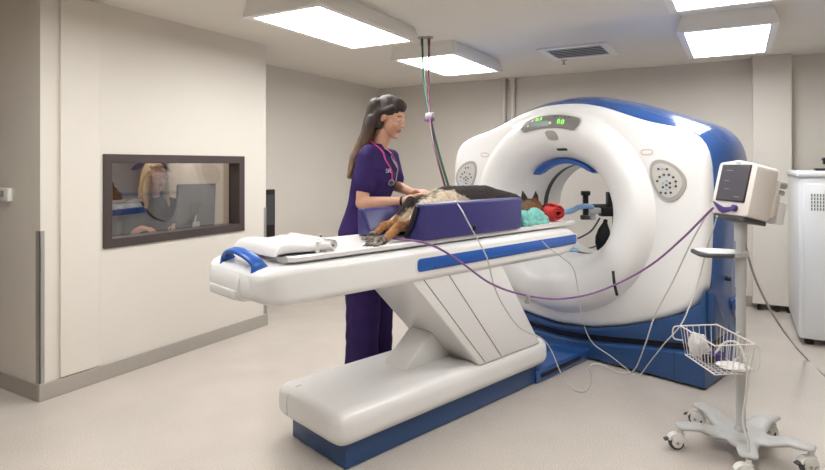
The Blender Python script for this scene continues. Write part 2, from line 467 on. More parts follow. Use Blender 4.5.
# ================================================================== SCANNER GANTRY (frame GM)
CX, CZ, YF = -2.305, 1.02, 3.65
half = [(0, 1.815), (.16, 1.808), (.34, 1.765), (.5, 1.70), (.68, 1.635), (.83, 1.605), (.94, 1.57), (1.01, 1.50), (1.035, 1.39), (1.045, 1.2), (1.04, .95), (1.032, .72), (1.025, .6),
        (.995, .50), (.9, .43), (.72, .345), (.5, .265), (.28, .21), (0, .185)]
rear_half = [(0, 1.888), (.2, 1.872), (.4, 1.82), (.6, 1.75), (.8, 1.675), (.95, 1.62), (1.04, 1.54), (1.08, 1.42), (1.085, 1.2), (1.075, .8), (1.06, .5), (1.05, .02), (.6, .015), (0, .015)]
def polar(halfpts, N=144):
    pts = [(x, z - CZ) for x, z in halfpts]
    full = pts + [(-x, z) for x, z in pts[-2:0:-1]]
    rs = []
    for i in range(N):
        t = 2 * PI * i / N; dx, dz = math.sin(t), math.cos(t); best = None
        for j in range(len(full)):
            (ax, az), (bx, bz) = full[j], full[(j + 1) % len(full)]
            ex, ez = bx - ax, bz - az; den = dx * ez - dz * ex
            if abs(den) < 1e-9: continue
            r = (ax * ez - az * ex) / den; s = (ax * dz - az * dx) / den
            if r > 0 and -1e-6 <= s <= 1 + 1e-6: best = r if best is None else max(best, r)
        rs.append(best)
    return rs
N = 144
def sm(rs, k): 
    for _ in range(k): rs = [(rs[i - 1] + 2 * rs[i] + rs[(i + 1) % len(rs)]) / 4 for i in range(len(rs))]
    return rs
RF = sm(polar(half), 3); RR = polar(rear_half); 
RRs = sm(RR, 2); RR = [RRs[i] if math.cos(2 * PI * i / N) > -.5 else RR[i] for i in range(N)]
def ring(rs, y): return [Vector((CX + r * math.sin(2 * PI * i / N), YF + y, CZ + r * math.cos(2 * PI * i / N))) for i, r in enumerate(rs)]
PROF = [(.735, -.002), (.722, -.028), (.70, -.066), (.665, -.098), (.62, -.108), (.575, -.102), (.53, -.086), (.49, -.058), (.455, -.018), (.42, .045), (.39, .115), (.365, .19), (.352, .25), (.35, .30)]
def front_y(x, z):
    dx, dz = x - CX, z - CZ; r = math.hypot(dx, dz)
    if r >= PROF[0][0]: return YF
    for (r0, y0), (r1, y1) in zip(PROF, PROF[1:]):
        if r1 <= r <= r0: return YF + y0 + (y1 - y0) * (r0 - r) / (r0 - r1)
    return YF + .3
gan = thing('ct_scanner', (CX, YF + .35, 0), 'large white and blue ring-shaped CT scanner with a round opening', 'medical scanner', GM)
bm = newbm()
rings = [ring([r - .03 for r in RF], .16), ring([r - .002 for r in RF], .16), ring(RF, .10), ring([r - .004 for r in RF], .05), ring([r - .016 for r in RF], .02), ring([r - .035 for r in RF], .005), ring([r - .06 for r in RF], 0)]
rings[-1] = ring([max(r - .06, .742) for r in RF], 0)
rings += [ring([pr] * N, py) for pr, py in PROF]
loft(bm, rings, caps=False)
obj('front_cover', bm, 'white', gan, GM, angle=60)
bm = newbm()
rings = [ring([r - .02 for r in RF], .10)]
UB = [RR[i] for i in range(N)]
def blendr(f, y, off=0): return ring([a * (1 - f) + b * f + off for a, b in zip(RF, UB)], y)
# only the upper shell follows the cover; the sides drop to the floor
rings = [blendr(0, .105, -.02), blendr(0, .105, .006), blendr(.25, .13, .004), blendr(.7, .2, .0), blendr(1, .32), blendr(1, .62), blendr(1, .68, -.015), blendr(1, .72, -.05), blendr(1, .74, -.1), ring([.5] * N, .745), ring([.46] * N, .72), ring([.40] * N, .66)]
loft(bm, rings, caps=False)
obj('rear_shell', bm, 'blue', gan, GM, angle=50)
bm = newbm()
loft(bm, [ring([.36] * N, .299), ring([.35] * N, .30), ring([.35] * N, .36)], caps=False); obj('bore_liner', bm, 'white2', gan, GM)
bm = newbm(); loft(bm, [ring([.35] * N, .36), ring([.349] * N, .361), ring([.349] * N, .419), ring([.35] * N, .42)], caps=False); obj('scan_window', bm, 'dgrey', gan, GM)
bm = newbm(); loft(bm, [ring([.35] * N, .42), ring([.35] * N, .6), ring([.37] * N, .64), ring([.402] * N, .66)], caps=False); obj('rear_bore_ring', bm, 'white2', gan, GM)
# base
lo = [(-1.04, .012), (1.04, .012), (1.035, .222), (.9, .207), (.68, .184), (.45, .15), (.2, .118), (0, .108), (-.2, .118), (-.45, .15), (-.68, .184), (-.9, .207), (-1.035, .222)]
bm = newbm(); prism(bm, [(CX + a, b) for a, b in lo], 'y', YF - .035, YF + .5, .018, 3); obj('base', bm, 'dblue', gan, GM)
top = [(1.035, .60), (1.0, .515), (.9, .435), (.72, .35), (.5, .27), (.28, .215), (0, .19)]
mid = [(1.04, .275), (.9, .252), (.68, .224), (.45, .192), (.2, .162), (0, .152)]
tp = top + [(-a, b) for a, b in top[-2::-1]] + [(-a, b) for a, b in mid] + [(a, b) for a, b in mid[-2::-1]]
bm = newbm(); prism(bm, [(CX + a, b) for a, b in tp], 'y', YF - .012, YF + .4, .01, 2); obj('base_trim', bm, 'dblue', gan, GM)
gp = [(1.03, .29), (.68, .24), (.2, .175), (0, .165), (-.2, .175), (-.68, .24), (-1.03, .29), (-1.03, .2), (-.68, .165), (0, .09), (.68, .165), (1.03, .2)]
bm = newbm(); prism(bm, [(CX + a, b) for a, b in gp], 'y', YF + .02, YF + .38); obj('base_groove', bm, 'dark', gan, GM)
bm = newbm(); box(bm, CX + .86, CX + .863, YF - .0362, YF - .034, .03, .205); obj('panel_seam', bm, 'dark', gan, GM, smooth=False)
bm = newbm(); prism(bm, roundpoly([(YF + .02, .3), (YF + .27, .3), (YF + .27, .36), (YF + .02, .6)], .02), 'x', CX + 1.02, CX + 1.075, .01); obj('corner_fairing', bm, 'dblue', gan, GM)
bm = newbm(); prism(bm, roundpoly([(YF + .36, .42), (YF + .58, .42), (YF + .6, .5), (YF + .34, .5)], .03), 'x', CX + 1.05, CX + 1.085, .012); obj('side_grip', bm, 'blue', gan, GM)
bm = newbm(); cyl(bm, (CX + 1.06, YF + .27, .64), (CX + 1.092, YF + .27, .64), .014, bev=.003); obj('side_knob', bm, 'black', gan, GM)
# side cooling slots
for i in range(5):
    bm = newbm(); z = 1.30 - i * .018; box(bm, CX + 1.07, CX + 1.0875, YF + .52 + i * .004, YF + .62, z, z + .008, .002, 1)
    obj('cooling_slot', bm, 'dark', gan, GM)
# blue arc pad in the throat
bm = newbm(); secs = []
for i in range(25):
    t = math.radians(-44 + 84 * i / 24); e = min(i, 24 - i); w = .9 if e > 1 else (.55 if e == 1 else .2)
    rm = .368; hw = .018 * w; yy = YF + .13
    pts = []
    for a, b in ((-hw, -.02), (hw, -.055), (hw + .012, .03), (-hw, .05)):
        r = rm + a; pts.append(Vector((CX + r * math.sin(t), yy + b, CZ + r * math.cos(t))))
    secs.append(pts)
loft(bm, secs); obj('bore_pad', bm, 'sblue', gan, GM)
# conformal patches on the front
def patch(name, shape, m, par, off=.004, n=40, rr=5, rim=.004):
    bm = newbm(); outer = [shape(2 * PI * i / n) for i in range(n)]
    cx = sum(p[0] for p in outer) / n; cz = sum(p[1] for p in outer) / n
    vr = []
    for k in range(rr, 0, -1):
        f = k / rr
        vr.append([bm.verts.new((cx + (x - cx) * f, front_y(cx + (x - cx) * f, cz + (z - cz) * f) - off, cz + (z - cz) * f)) for x, z in outer])
    c = bm.verts.new((cx, front_y(cx, cz) - off, cz))
    e = [bm.verts.new((cx + (x - cx) * 1.02, front_y(x, z) + rim, cz + (z - cz) * 1.02)) for x, z in outer]
    vr = [e] + vr
    for a, b in zip(vr, vr[1:]):
        for j in range(n): bm.faces.new((a[j], a[(j + 1) % n], b[(j + 1) % n], b[j]))
    for j in range(n): bm.faces.new((vr[-1][j], vr[-1][(j + 1) % n], c))
    return obj(name, bm, m, par, GM, angle=50)
def arcgrid(name, r0, r1, t0, t1, m, par, off):
    bm = newbm(); rows = []
    K = 30
    for j in range(6):
        row = []
        for i in range(K + 1):
            s = i / K; tt = math.radians(t0 + (t1 - t0) * s)
            edge = min(s, 1 - s) * (t1 - t0) / 57.3 * (r0 + r1) / 2; h = (r1 - r0) / 2
            fac = 1 if edge > h else math.sqrt(max(0, 1 - (1 - edge / h) ** 2)) * .995 + .005
            r = (r0 + r1) / 2 + (j / 5 - .5) * (r1 - r0) * fac
            x = CX + r * math.sin(tt); z = CZ + r * math.cos(tt); row.append(Vector((x, front_y(x, z) - off, z)))
        rows.append(row)
    loft(bm, rows, closed=False, caps=False)
    bmesh.ops.solidify(bm, geom=list(bm.faces), thickness=.004) if hasattr(bmesh.ops, 'solidify') else None
    return obj(name, bm, m, par, GM)
arcgrid('display_rim', .605, .712, -22.5, 22.5, 'white2', gan, .003)
dp = arcgrid('display_panel', .612, .705, -21.5, 21.5, 'midgrey', gan, .007)
arcgrid('display_glass', .622, .662, -12, 2, mat('display_glass', (120, 138, 132), .2), dp, .010)
def front_text(s, r, tdeg, size, m, par, off=.012):
    t = math.radians(tdeg); x = CX + r * math.sin(t); z = CZ + r * math.cos(t); y = front_y(x, z) - off
    dr = .01; a = math.atan2(front_y(CX + (r + dr) * math.sin(t), CZ + (r + dr) * math.cos(t)) - front_y(x, z), dr)
    bm = newbm(); textbm(bm, s, size, Matrix.Translation((x, y, z)) @ Matrix.Rotation(t, 4, 'Y') @ Matrix.Rotation(-a, 4, 'X') @ Matrix.Rotation(PI / 2, 4, 'X'))
    return obj('display_digits', bm, m, par, GM, smooth=False)
front_text('0.5', .682, -7.5, .048, 'lcd', dp); front_text('0.0', .655, 9, .048, 'lcd', dp)
for r, t in ((.685, -12.5), (.655, -15.5), (.645, 1.5)):
    x = CX + r * math.sin(math.radians(t)); z = CZ + r * math.cos(math.radians(t))
    patch('indicator', lambda a, x=x, z=z: (x + .009 * math.sin(a), z + .009 * math.cos(a)), 'white', dp, .011, 14, 2)
for k in range(5):
    x = CX + .693 * math.sin(math.radians(3 + k * 2.3)); z = CZ + .693 * math.cos(math.radians(3 + k * 2.3))
    patch('indicator', lambda a, x=x, z=z: (x + .006 * math.sin(a), z + .006 * math.cos(a)), 'seam', dp, .011, 12, 2)
def sup(cx, cz, w, h, p=3.5, shear=0):
    def f(a):
        s, c = math.sin(a), math.cos(a)
        x = w * math.copysign(abs(s) ** (2 / p), s); z = h * math.copysign(abs(c) ** (2 / p), c)
        return (cx + x - shear * z, cz + z)
    return f
patch('camera_window', sup(-2.285, 1.574, .045, .036, 3, .35), 'midgrey', gan, .005)
patch('laser_slot', sup(-2.245, 1.472, .047, .009, 5), 'black', gan, .004)
def teardrop(cx, cz, k, mir):
    def f(a):
        s, c = math.sin(a), math.cos(a)
        x = s * (.098 + .018 * math.cos(a - .8)); z = c * .125
        x, z = x - .22 * z, z * (1 + .12 * s * -1)
        x *= 1.05
        return (cx + mir * k * x, cz + k * z)
    return f
for mir in (1, -1):
    cx, cz = CX + (.80 if mir > 0 else -.865), 1.262
    cp = patch('control_panel', teardrop(cx, cz, 1.05, mir), 'midgrey', gan, .010)
    patch('keypad', teardrop(cx, cz, .86, mir), mat('keypad_plate', (196, 192, 186), .4), cp, .0125)
    bt = []
    for i in range(7): an = math.radians(-75 + i * 30); bt.append((.06 * math.sin(an) + .005, .058 * math.cos(an) - .02))
    for i in range(6): an = math.radians(i * 60); bt.append((.025 * math.sin(an) + .005, .027 * math.cos(an) - .03))
    bt += [(-.03, -.078), (.0, -.08), (.032, -.076), (-.045, .072), (-.02, .076), (.008, .072), (.005, -.03)]
    for bx, bz in bt:
        patch('button', sup(cx + mir * bx, cz + bz, .0072, .0072, 2.5), 'dgrey' if random.random() < .75 else 'lblue', cp, .016, 12, 2)
    ic = patch('emblem', sup(CX + mir * .675, 1.443, .041, .02, 2.6), mat('emblem_rim', (200, 180, 172), .4), gan, .004)
    patch('emblem_center', sup(CX + mir * .675, 1.443, .033, .013, 2.6), 'white', ic, .006)
# black strap hanging on the front
bm = newbm(); tube(bm, [P(613, 271, 3.52), P(614.5, 284, 3.50), P(617, 295, 3.52)], .009, 8)
obj('strap', bm, 'black', gan)

# ================================================================== PATIENT TABLE
tab = thing('scanner_table', (-2.27, 2.3, 0), 'long white patient table on a slanted support with blue plinth and side stripe', 'scanner table', GM)
bm = newbm(); box(bm, -2.475, -2.035, 1.52, 3.0, 0.004, .13, .006, 2); obj('plinth', bm, 'dblue', tab, GM)
bm = newbm(); prism(bm, roundpoly([(-2.545, 1.45), (-1.985, 1.45), (-1.985, 3.085), (-2.545, 3.085)], .09, 7), 'z', .115, .275, .06, 6)
obj('base_cover', bm, 'white', tab, GM, angle=60)
bm = newbm(); box(bm, -2.541, -1.984, 1.665, 1.667, .14, .25); 
bm.free(); bm = newbm()
tube(bm, [(-2.41, 1.53, .2755), (-2.41, 1.50, .2735), (-2.41, 1.465, .252), (-2.41, 1.451, .22), (-2.41, 1.451, .15)], .0013, 6, 4); obj('cover_seam', bm, 'seam', tab, GM)
bm = newbm(); box(bm, -2.5, -2.02, 2.98, YF - .03, .004, .085, .008, 2); obj('floor_plate', bm, 'blue', tab, GM)
bm = newbm(); prism(bm, roundpoly([(3.02, .03), (3.5, .03), (3.5, .06), (3.02, .06)], .014), 'x', -2.02, -2.014, .002); obj('plate_slot', bm, 'dark', tab, GM)
bm = newbm(); prism(bm, [(2.40, .265), (2.975, .265), (2.56, .84), (1.84, .84)], 'x', -2.42, -1.992, .012, 3); obj('support_arm', bm, 'white', tab, GM, angle=50)
def sidestrip(y0, z0, y1, z1, w, x=-1.9915):
    bm = newbm(); prism(bm, [(y0 - w, z0), (y0 + w, z0), (y1 + w, z1), (y1 - w, z1)], 'x', x - .002, x + .0012); return bm
obj('arm_seam', sidestrip(2.585, .275, 2.11, .84, .003), 'seam', tab, GM, smooth=False)
obj('arm_seam', sidestrip(2.44, .275, 1.925, .84, .003), 'seam', tab, GM, smooth=False)
bm = newbm(); prism(bm, roundpoly([(2.0, .25), (2.5, .25), (2.42, .37), (2.27, .445), (2.225, .435)], .02), 'x', -2.375, -2.2, .014, 3); obj('gusset', bm, 'white', tab, GM, angle=50)
# housing: side profile with rounded ends, plan rounded at the foot
bm = newbm()
secs = []
ys = [1.055, 1.06, 1.075, 1.10, 1.14, 1.2, 1.4, 1.8, 2.2, 2.6, 3.0, 3.2, 3.3, 3.345, 3.375, 3.392, 3.4]
for y in ys:
    if y < 1.2:
        q = (1.2 - y) / .145; inset = .10 * (1 - math.sqrt(max(0, 1 - q * q))); sh = math.sqrt(max(.0, 1 - (q * .93) ** 2))
    elif y > 3.2:
        q = (y - 3.2) / .2; inset = .0; sh = math.sqrt(max(0, 1 - (q * .985) ** 2)) ; inset = .02 * q ** 3
    else: inset = 0; sh = 1
    f = (y - 1.055) / 2.345
    zb = .796 - .02 * f; zt = .948 + .0 * f
    if y > 3.2: zt = .955
    zm = (zb + zt) / 2; hz = (zt - zb) / 2 * (.35 + .65 * sh if y < 1.2 else sh)
    x0, x1 = -2.54 + inset, -1.975 - inset; yq = 1.2 - (1.2 - y) * .8 if y < 1.2 else y
    rr = min(.035, hz * .95)
    pts = []
    for (cx_, cz_, a0) in ((x1 - rr, zm + hz - rr, 0), (x0 + rr, zm + hz - rr, 90), (x0 + rr, zm - hz + rr, 180), (x1 - rr, zm - hz + rr, 270)):
        for s in range(7):
            a = math.radians(a0 + 15 * s); pts.append(Vector((cx_ + rr * math.cos(a), yq, cz_ + rr * math.sin(a))))
    secs.append(pts)
loft(bm, secs); obj('table_housing', bm, 'white', tab, GM, angle=50)
def stad(y0, y1, z0, z1, x0, x1, bev):
    bm = newbm(); h = (z1 - z0) / 2; prism(bm, roundpoly([(y0, z0), (y1, z0), (y1, z1), (y0, z1)], h * .75, 6), 'x', x0, x1, bev, 2); return bm
obj('stripe_rim', stad(1.895, 3.375, .832, .912, -1.98, -1.9735, .002), 'white2', tab, GM)
obj('side_stripe', stad(1.905, 3.365, .84, .904, -1.978, -1.9725, .001), 'sblue', tab, GM)
bm = newbm(); prism(bm, roundpoly([(2.02, .845), (3.35, .845), (3.35, .853), (2.02, .853)], .003), 'x', -1.9735, -1.968, .001); obj('stripe_ledge', bm, 'blue', tab, GM)
obj('stripe_rim', stad(1.895, 3.375, .832, .912, -2.556, -2.549, .002), 'white2', tab, GM)
obj('side_stripe', stad(1.905, 3.365, .84, .904, -2.558, -2.55, .001), 'sblue', tab, GM)
# end cap with grey lower strip
bm = newbm(); secs = []
for y, x0, x1, z0, z1 in ((1.073, -2.42, -2.175, .83, .875), (1.076, -2.43, -2.17, .815, .895), (1.085, -2.435, -2.165, .803, .918), (1.105, -2.44, -2.16, .795, .938), (1.16, -2.48, -2.155, .793, .952), (1.24, -2.48, -2.155, .793, .96)):
    rr = min(.02, (z1 - z0) * .45); pts = []
    for (cx_, cz_, a0) in ((x1 - rr, z1 - rr, 0), (x0 + rr, z1 - rr, 90), (x0 + rr, z0 + rr, 180), (x1 - rr, z0 + rr, 270)):
        for s in range(5):
            a = math.radians(a0 + 22.5 * s); pts.append(Vector((cx_ + rr * math.cos(a), y, cz_ + rr * math.sin(a))))
    secs.append(pts)
loft(bm, secs); obj('end_cap', bm, 'white', tab, GM, angle=50)
bm = newbm(); box(bm, -2.42, -2.18, 1.068, 1.09, .806, .846, .006, 3); obj('end_strip', bm, 'trayw', tab, GM)
bm = newbm(); 
hp = spline([(-2.375, 1.135, .935), (-2.365, 1.125, .965), (-2.31, 1.11, .992), (-2.235, 1.105, 1.002), (-2.16, 1.11, .992), (-2.105, 1.125, .965), (-2.095, 1.135, .93)], 8)
secs = []
for i, p in enumerate(hp):
    d = (hp[min(i + 1, len(hp) - 1)] - hp[max(i - 1, 0)]).normalized(); u = Vector((0, 1, .25)).normalized(); w = d.cross(u).normalized()
    e = abs(i / (len(hp) - 1) - .5) * 2; a = .024 + .018 * e ** 4; b = .010 + .006 * e ** 4
    secs.append([p + u * a * math.copysign(abs(math.cos(t)) ** .7, math.cos(t)) + w * b * math.copysign(abs(math.sin(t)) ** .7, math.sin(t)) for t in [2 * PI * j / 16 for j in range(16)]])
loft(bm, secs); obj('foot_handle', bm, 'sblue', tab, GM, angle=60)
# sliding tray with raised edges
bm = newbm(); secs = []
for y, in_ in ((1.235, .03), (1.24, .02), (1.26, .005), (1.3, 0), (3.4, 0), (3.46, .02), (3.475, .05)):
    x0, x1 = -2.455 + in_, -2.02 - in_
    secs.append([Vector((x, y, z)) for x, z in ((x1, .962), (x1, .978), (x1 - .015, .984), (x1 - .03, .978), (x1 - .06, .974), (x0 + .06, .974), (x0 + .03, .978), (x0 + .015, .984), (x0, .978), (x0, .962), (x0 + .03, .95), (x1 - .03, .95))])
loft(bm, secs); obj('sliding_tray', bm, 'trayw', tab, GM)
ZT = .976
bm = newbm(); tube(bm, [(-2.02, 3.3, .80), (-2.0, 3.42, .79), (-2.1, 3.45, .785), (-2.3, 3.44, .785)], .012, 10); obj('underside_pipe', bm, 'lblue', tab, GM)

# folded blanket
bt_ = thing('folded_towel', (-2.24, 1.32, ZT), 'folded white towel on the foot end of the patient table', 'towel', GM)
bm = newbm(); secs = []
for i in range(25):
    f = i / 24; y = 1.185 + .275 * f; x0 = -2.43 + .02 * math.sin(f * 5); x1 = -2.055 - .03 * math.sin(f * 4)
    h = .046 + .006 * math.sin(f * 7); 
    if f < .12: h *= math.sqrt(max(.05, 1 - (1 - f / .12) ** 2))
    if f > .86: h *= math.sqrt(max(.1, 1 - ((f - .86) / .14) ** 2))
    pts = []
    for j in range(24):
        a = 2 * PI * j / 24; c, s = math.cos(a), math.sin(a)
        x = (x0 + x1) / 2 + (x1 - x0) / 2 * math.copysign(abs(c) ** .35, c); z = ZT + .006 + h / 2 + h / 2 * math.copysign(abs(s) ** .55, s)
        z += .004 * noise.noise(Vector((x * 12, y * 12, 1))) * (1 if s > 0 else 0)
        pts.append(Vector((x, y, max(z, ZT + .002))))
    secs.append(pts)
loft(bm, secs); obj('folded_layer', bm, 'cloth', bt_, GM, angle=60)
bm = newbm()
for k, (zz, yy) in enumerate(((.012, .0), (.028, .012), (.044, .004))):
    tube(bm, [(-2.40, 1.45 + yy, ZT + zz), (-2.25, 1.465 + yy, ZT + zz + .003), (-2.12, 1.45 + yy, ZT + zz), (-2.06, 1.39, ZT + zz)], .0095, 8)
obj('fold_edge', bm, 'cloth', bt_, GM)
bm = newbm()
sp = []
for i in range(50):
    f = i / 49; an = 2 * PI * 2.3 * f; rr = .006 + .018 * f; sp.append((1.472 + rr * math.cos(an), ZT + .031 + rr * math.sin(an), math.cos(an), math.sin(an)))
secs = []
for x in (-2.41, -2.3, -2.18, -2.06):
    secs.append([Vector((x, u + c_ * .0022, v + s_ * .0022)) for u, v, c_, s_ in sp] + [Vector((x, u - c_ * .0022, v - s_ * .0022)) for u, v, c_, s_ in sp[::-1]])
loft(bm, secs)
obj('rolled_edge', bm, 'cloth', bt_, GM)

# foam positioners
def foamwedge(pts, y0, y1, label):
    t = thing('foam_positioner', (sum(p[0] for p in pts) / len(pts), (y0 + y1) / 2, ZT), label, 'foam pad', GM)
    bm = newbm(); prism(bm, roundpoly(pts, .012), 'y', y0, y1, .010, 3); obj('cushion', bm, 'foam', t, GM, angle=50)
    return t
fn = foamwedge([(-2.0, ZT + .006), (-1.995, 1.165), (-2.06, 1.168), (-2.15, ZT + .006)], 1.97, 2.79, 'large purple-blue vinyl foam block on the near side of the dog')
ff = foamwedge([(-2.435, ZT + .006), (-2.31, ZT + .006), (-2.385, 1.125), (-2.44, 1.125)], 1.9, 2.85, 'purple-blue vinyl foam block on the far side of the dog by the woman')
bm = newbm(); box(bm, -2.14, -2.005, 1.957, 1.969, ZT + .01, 1.15, .004, 2); bm.free()
bm = newbm(); tube(bm, [(-2.12, 1.962, ZT + .02), (-2.07, 1.958, 1.06), (-2.03, 1.96, 1.155)], .012, 8); obj('strap', bm, 'black', fn, GM)

# ================================================================== DOG
BL, TN, CR, GY = (52, 46, 46), (176, 128, 86), (214, 196, 172), (120, 108, 100)
def dogcol(c):
    y, z, x = c.y, c.z, c.x
    n = noise.noise(c * 14) * .03 + noise.noise(c * 40) * .015
    def mixc(a, b, t): t = max(0, min(1, t)); return np.array(lin(a)[:3]) * (1 - t) + np.array(lin(b)[:3]) * t
    if y < 1.79 or (x < -2.2 and y < 1.87):   # paws
        base = mixc((150, 138, 128), (70, 62, 60), (noise.noise(c * 45) + .3) * 1.8)
        return mixc((0, 0, 0), (0, 0, 0), 0) + base * 1
    if y < 2.02 and z < 1.1: return mixc(TN, (140, 95, 60), noise.noise(c * 20) + .4)
    if y > 3.1:
        return mixc((124, 88, 60), (52, 42, 38), (z - 1.10 + n) / .03)
    side = mixc(CR, (120, 96, 76), (y - 2.38 + n * 2) / .12)
    zb = 1.208 - .09 * max(0, min(1, (y - 2.38) / .14))
    if y < 2.3: zb = 1.208 - (2.3 - y) * .42
    return side * (1 - max(0, min(1, (z - zb + n) / .018))) + np.array(lin(BL)[:3]) * max(0, min(1, (z - zb + n) / .018))
dp_ = [cap((-2.25, 2.21, 1.10), (-2.235, 2.40, 1.125), .09, .118), cap((-2.235, 2.38, 1.12), (-2.235, 2.72, 1.105), .12, .132),
       cap((-2.235, 2.72, 1.10), (-2.235, 2.98, 1.075), .132, .108), cap((-2.235, 2.98, 1.08), (-2.235, 3.12, 1.055), .09, .07),
       ell((-2.225, 3.22, 1.075), (.062, .085, .06)), cap((-2.215, 3.27, 1.06), (-2.185, 3.40, 1.03), .04, .026), ell((-2.182, 3.418, 1.034), (.017, .014, .013)),
       cap((-2.215, 3.26, 1.04), (-2.19, 3.37, 1.012), .03, .016),
       # near hind leg
       cap((-2.215, 2.20, 1.09), (-2.175, 2.08, 1.045), .075, .045), cap((-2.175, 2.08, 1.045), (-2.15, 1.94, 1.045), .042, .024),
       cap((-2.15, 1.94, 1.045), (-2.09, 1.80, 1.0), .026, .019), ell((-2.148, 1.95, 1.053), (.021, .03, .023)), cap((-2.09, 1.80, 1.0), (-2.065, 1.735, .998), .023, .025),
       # far hind leg
       cap((-2.29, 2.16, 1.08), (-2.3, 2.03, 1.035), .065, .032), cap((-2.3, 2.03, 1.035), (-2.275, 1.95, 1.04), .03, .024), cap((-2.275, 1.95, 1.04), (-2.25, 1.87, 1.005), .022, .018), cap((-2.25, 1.87, 1.003), (-2.24, 1.84, 1.0), .02, .022),
       # tail
       cap((-2.27, 2.14, 1.165), (-2.26, 2.06, 1.11), .026, .02), cap((-2.26, 2.06, 1.11), (-2.25, 1.99, 1.05), .02, .012),
       # forelegs folded forward in the trough
       cap((-2.19, 2.95, 1.02), (-2.16, 3.12, 1.01), .05, .032), cap((-2.16, 3.12, 1.01), (-2.17, 3.26, 1.0), .028, .022), cap((-2.28, 2.95, 1.02), (-2.3, 3.14, 1.01), .05, .032), cap((-2.3, 3.14, 1.01), (-2.3, 3.28, 1.0), .028, .022)]
for k in range(4):   # toes
    dp_.append(cap((-2.085 + .014 * k, 1.72 + .004 * k, .992), (-2.083 + .017 * k, 1.68 + .006 * k, .987), .0105, .010))
    dp_.append(cap((-2.26 + .013 * k, 1.83, .991), (-2.26 + .015 * k, 1.795, .988), .0095, .009))
# ears
ears = []
for sx in (1, -1):
    ears.append(cap((-2.225 + sx * .038, 3.20, 1.115), (-2.225 + sx * .048, 3.195, 1.15), .026, .018)); ears.append(cap((-2.225 + sx * .048, 3.195, 1.15), (-2.225 + sx * .052, 3.19, 1.183), .017, .006))
dog = thing('dog', (-2.235, 2.6, ZT), 'sleeping black and tan shepherd-type dog lying on the patient table between foam blocks', 'dog', GM)
organic('body', dp_ + ears, .006, 4, 'fur', dog, GM, colfn=dogcol, disp=lambda c: .0025 * noise.noise(c * 60))
for sx in (1, -1):
    bm = newbm(); ball(bm, (-2.215 + sx * .040, 3.29, 1.085), (.008, .01, .006)); obj('eye', bm, 'black', dog, GM)
bm = newbm(); ball(bm, (-2.18, 3.43, 1.036), (.012, .008, .009)); obj('nose', bm, 'black', dog, GM)
for k in range(4):
    bm = newbm(); cyl(bm, (-2.083 + .017 * k, 1.673 + .006 * k, .985), (-2.083 + .0175 * k, 1.657 + .006 * k, .981), .004, .0015, 8); obj('claw', bm, 'black', dog, GM)

# towels
def towelroll(name, c, r, L, ang, m, label, turns=2.2):
    t = thing(name, c, label, 'towel', GM)
    bm = newbm(); R4 = Matrix.Translation(c) @ Matrix.Rotation(ang, 4, 'Z'); secs = []
    n = 60; sp = []
    th = .009
    for i in range(n + 1):
        f = i / n; a = 2 * PI * turns * f + .6; rr = r * (.25 + .75 * f); sp.append((rr * math.cos(a), rr * math.sin(a), a))
    for k in range(9):
        x = -L / 2 + L * k / 8; bul = 1 - .18 * abs(k / 4 - 1) ** 3
        o = []; inn = []
        for (u, v, a) in sp:
            w = 1 + .07 * noise.noise(Vector((u * 30, v * 30, x * 20 + r * 100)))
            o.append(R4 @ Vector((x, (u + th * math.cos(a)) * w * bul, r + .0 + (v + th * math.sin(a)) * w * bul * .9)))
            inn.append(R4 @ Vector((x, (u - th * .2 * math.cos(a)) * w * bul, r + (v - th * .2 * math.sin(a)) * w * bul * .9)))
        secs.append(o + inn[::-1])
    loft(bm, secs); obj('roll', bm, m, t, GM, angle=60)
    return t
tr = towelroll('rolled_towel', (-2.085, 3.25, ZT + .012), .060, .13, math.radians(-22), 'red', 'bright red rolled towel at the head end of the table')
tt = thing('teal_wrap', (-2.085, 3.04, ZT), 'crumpled teal knitted cloth between the foam block and the red towel', 'cloth', GM); tt.name = 'crumpled_cloth'; WORLD[tt.name] = tt.matrix_world
organic('cloth_bundle', [ell((-2.08, 2.93, 1.03), (.055, .07, .05)), ell((-2.07, 3.03, 1.035), (.05, .07, .052)), ell((-2.075, 3.10, 1.015), (.05, .055, .036)), cap((-2.04, 2.88, 1.0), (-2.04, 3.12, .995), .02, .016)], .005, 3, 'teal', tt, GM,
        disp=lambda c: .011 * noise.noise(Vector((c.x * 22, c.y * 34, c.z * 22))) + .004 * noise.noise(c * 80))
tw = thing('pink_pad', (-2.05, 3.2, ZT), 'thin pink and white paper pad under the red towel', 'pad', GM); tw.name = 'absorbent_pad'; WORLD[tw.name] = tw.matrix_world
bm = newbm(); prism(bm, roundpoly([(-2.15, 2.95), (-2.02, 2.93), (-2.015, 3.33), (-2.15, 3.36)], .02), 'z', ZT + .004, ZT + .011, .002); obj('sheet', bm, mat('pad_paper', (232, 214, 214), .9, bump=.3, bscale=40), tw, GM)

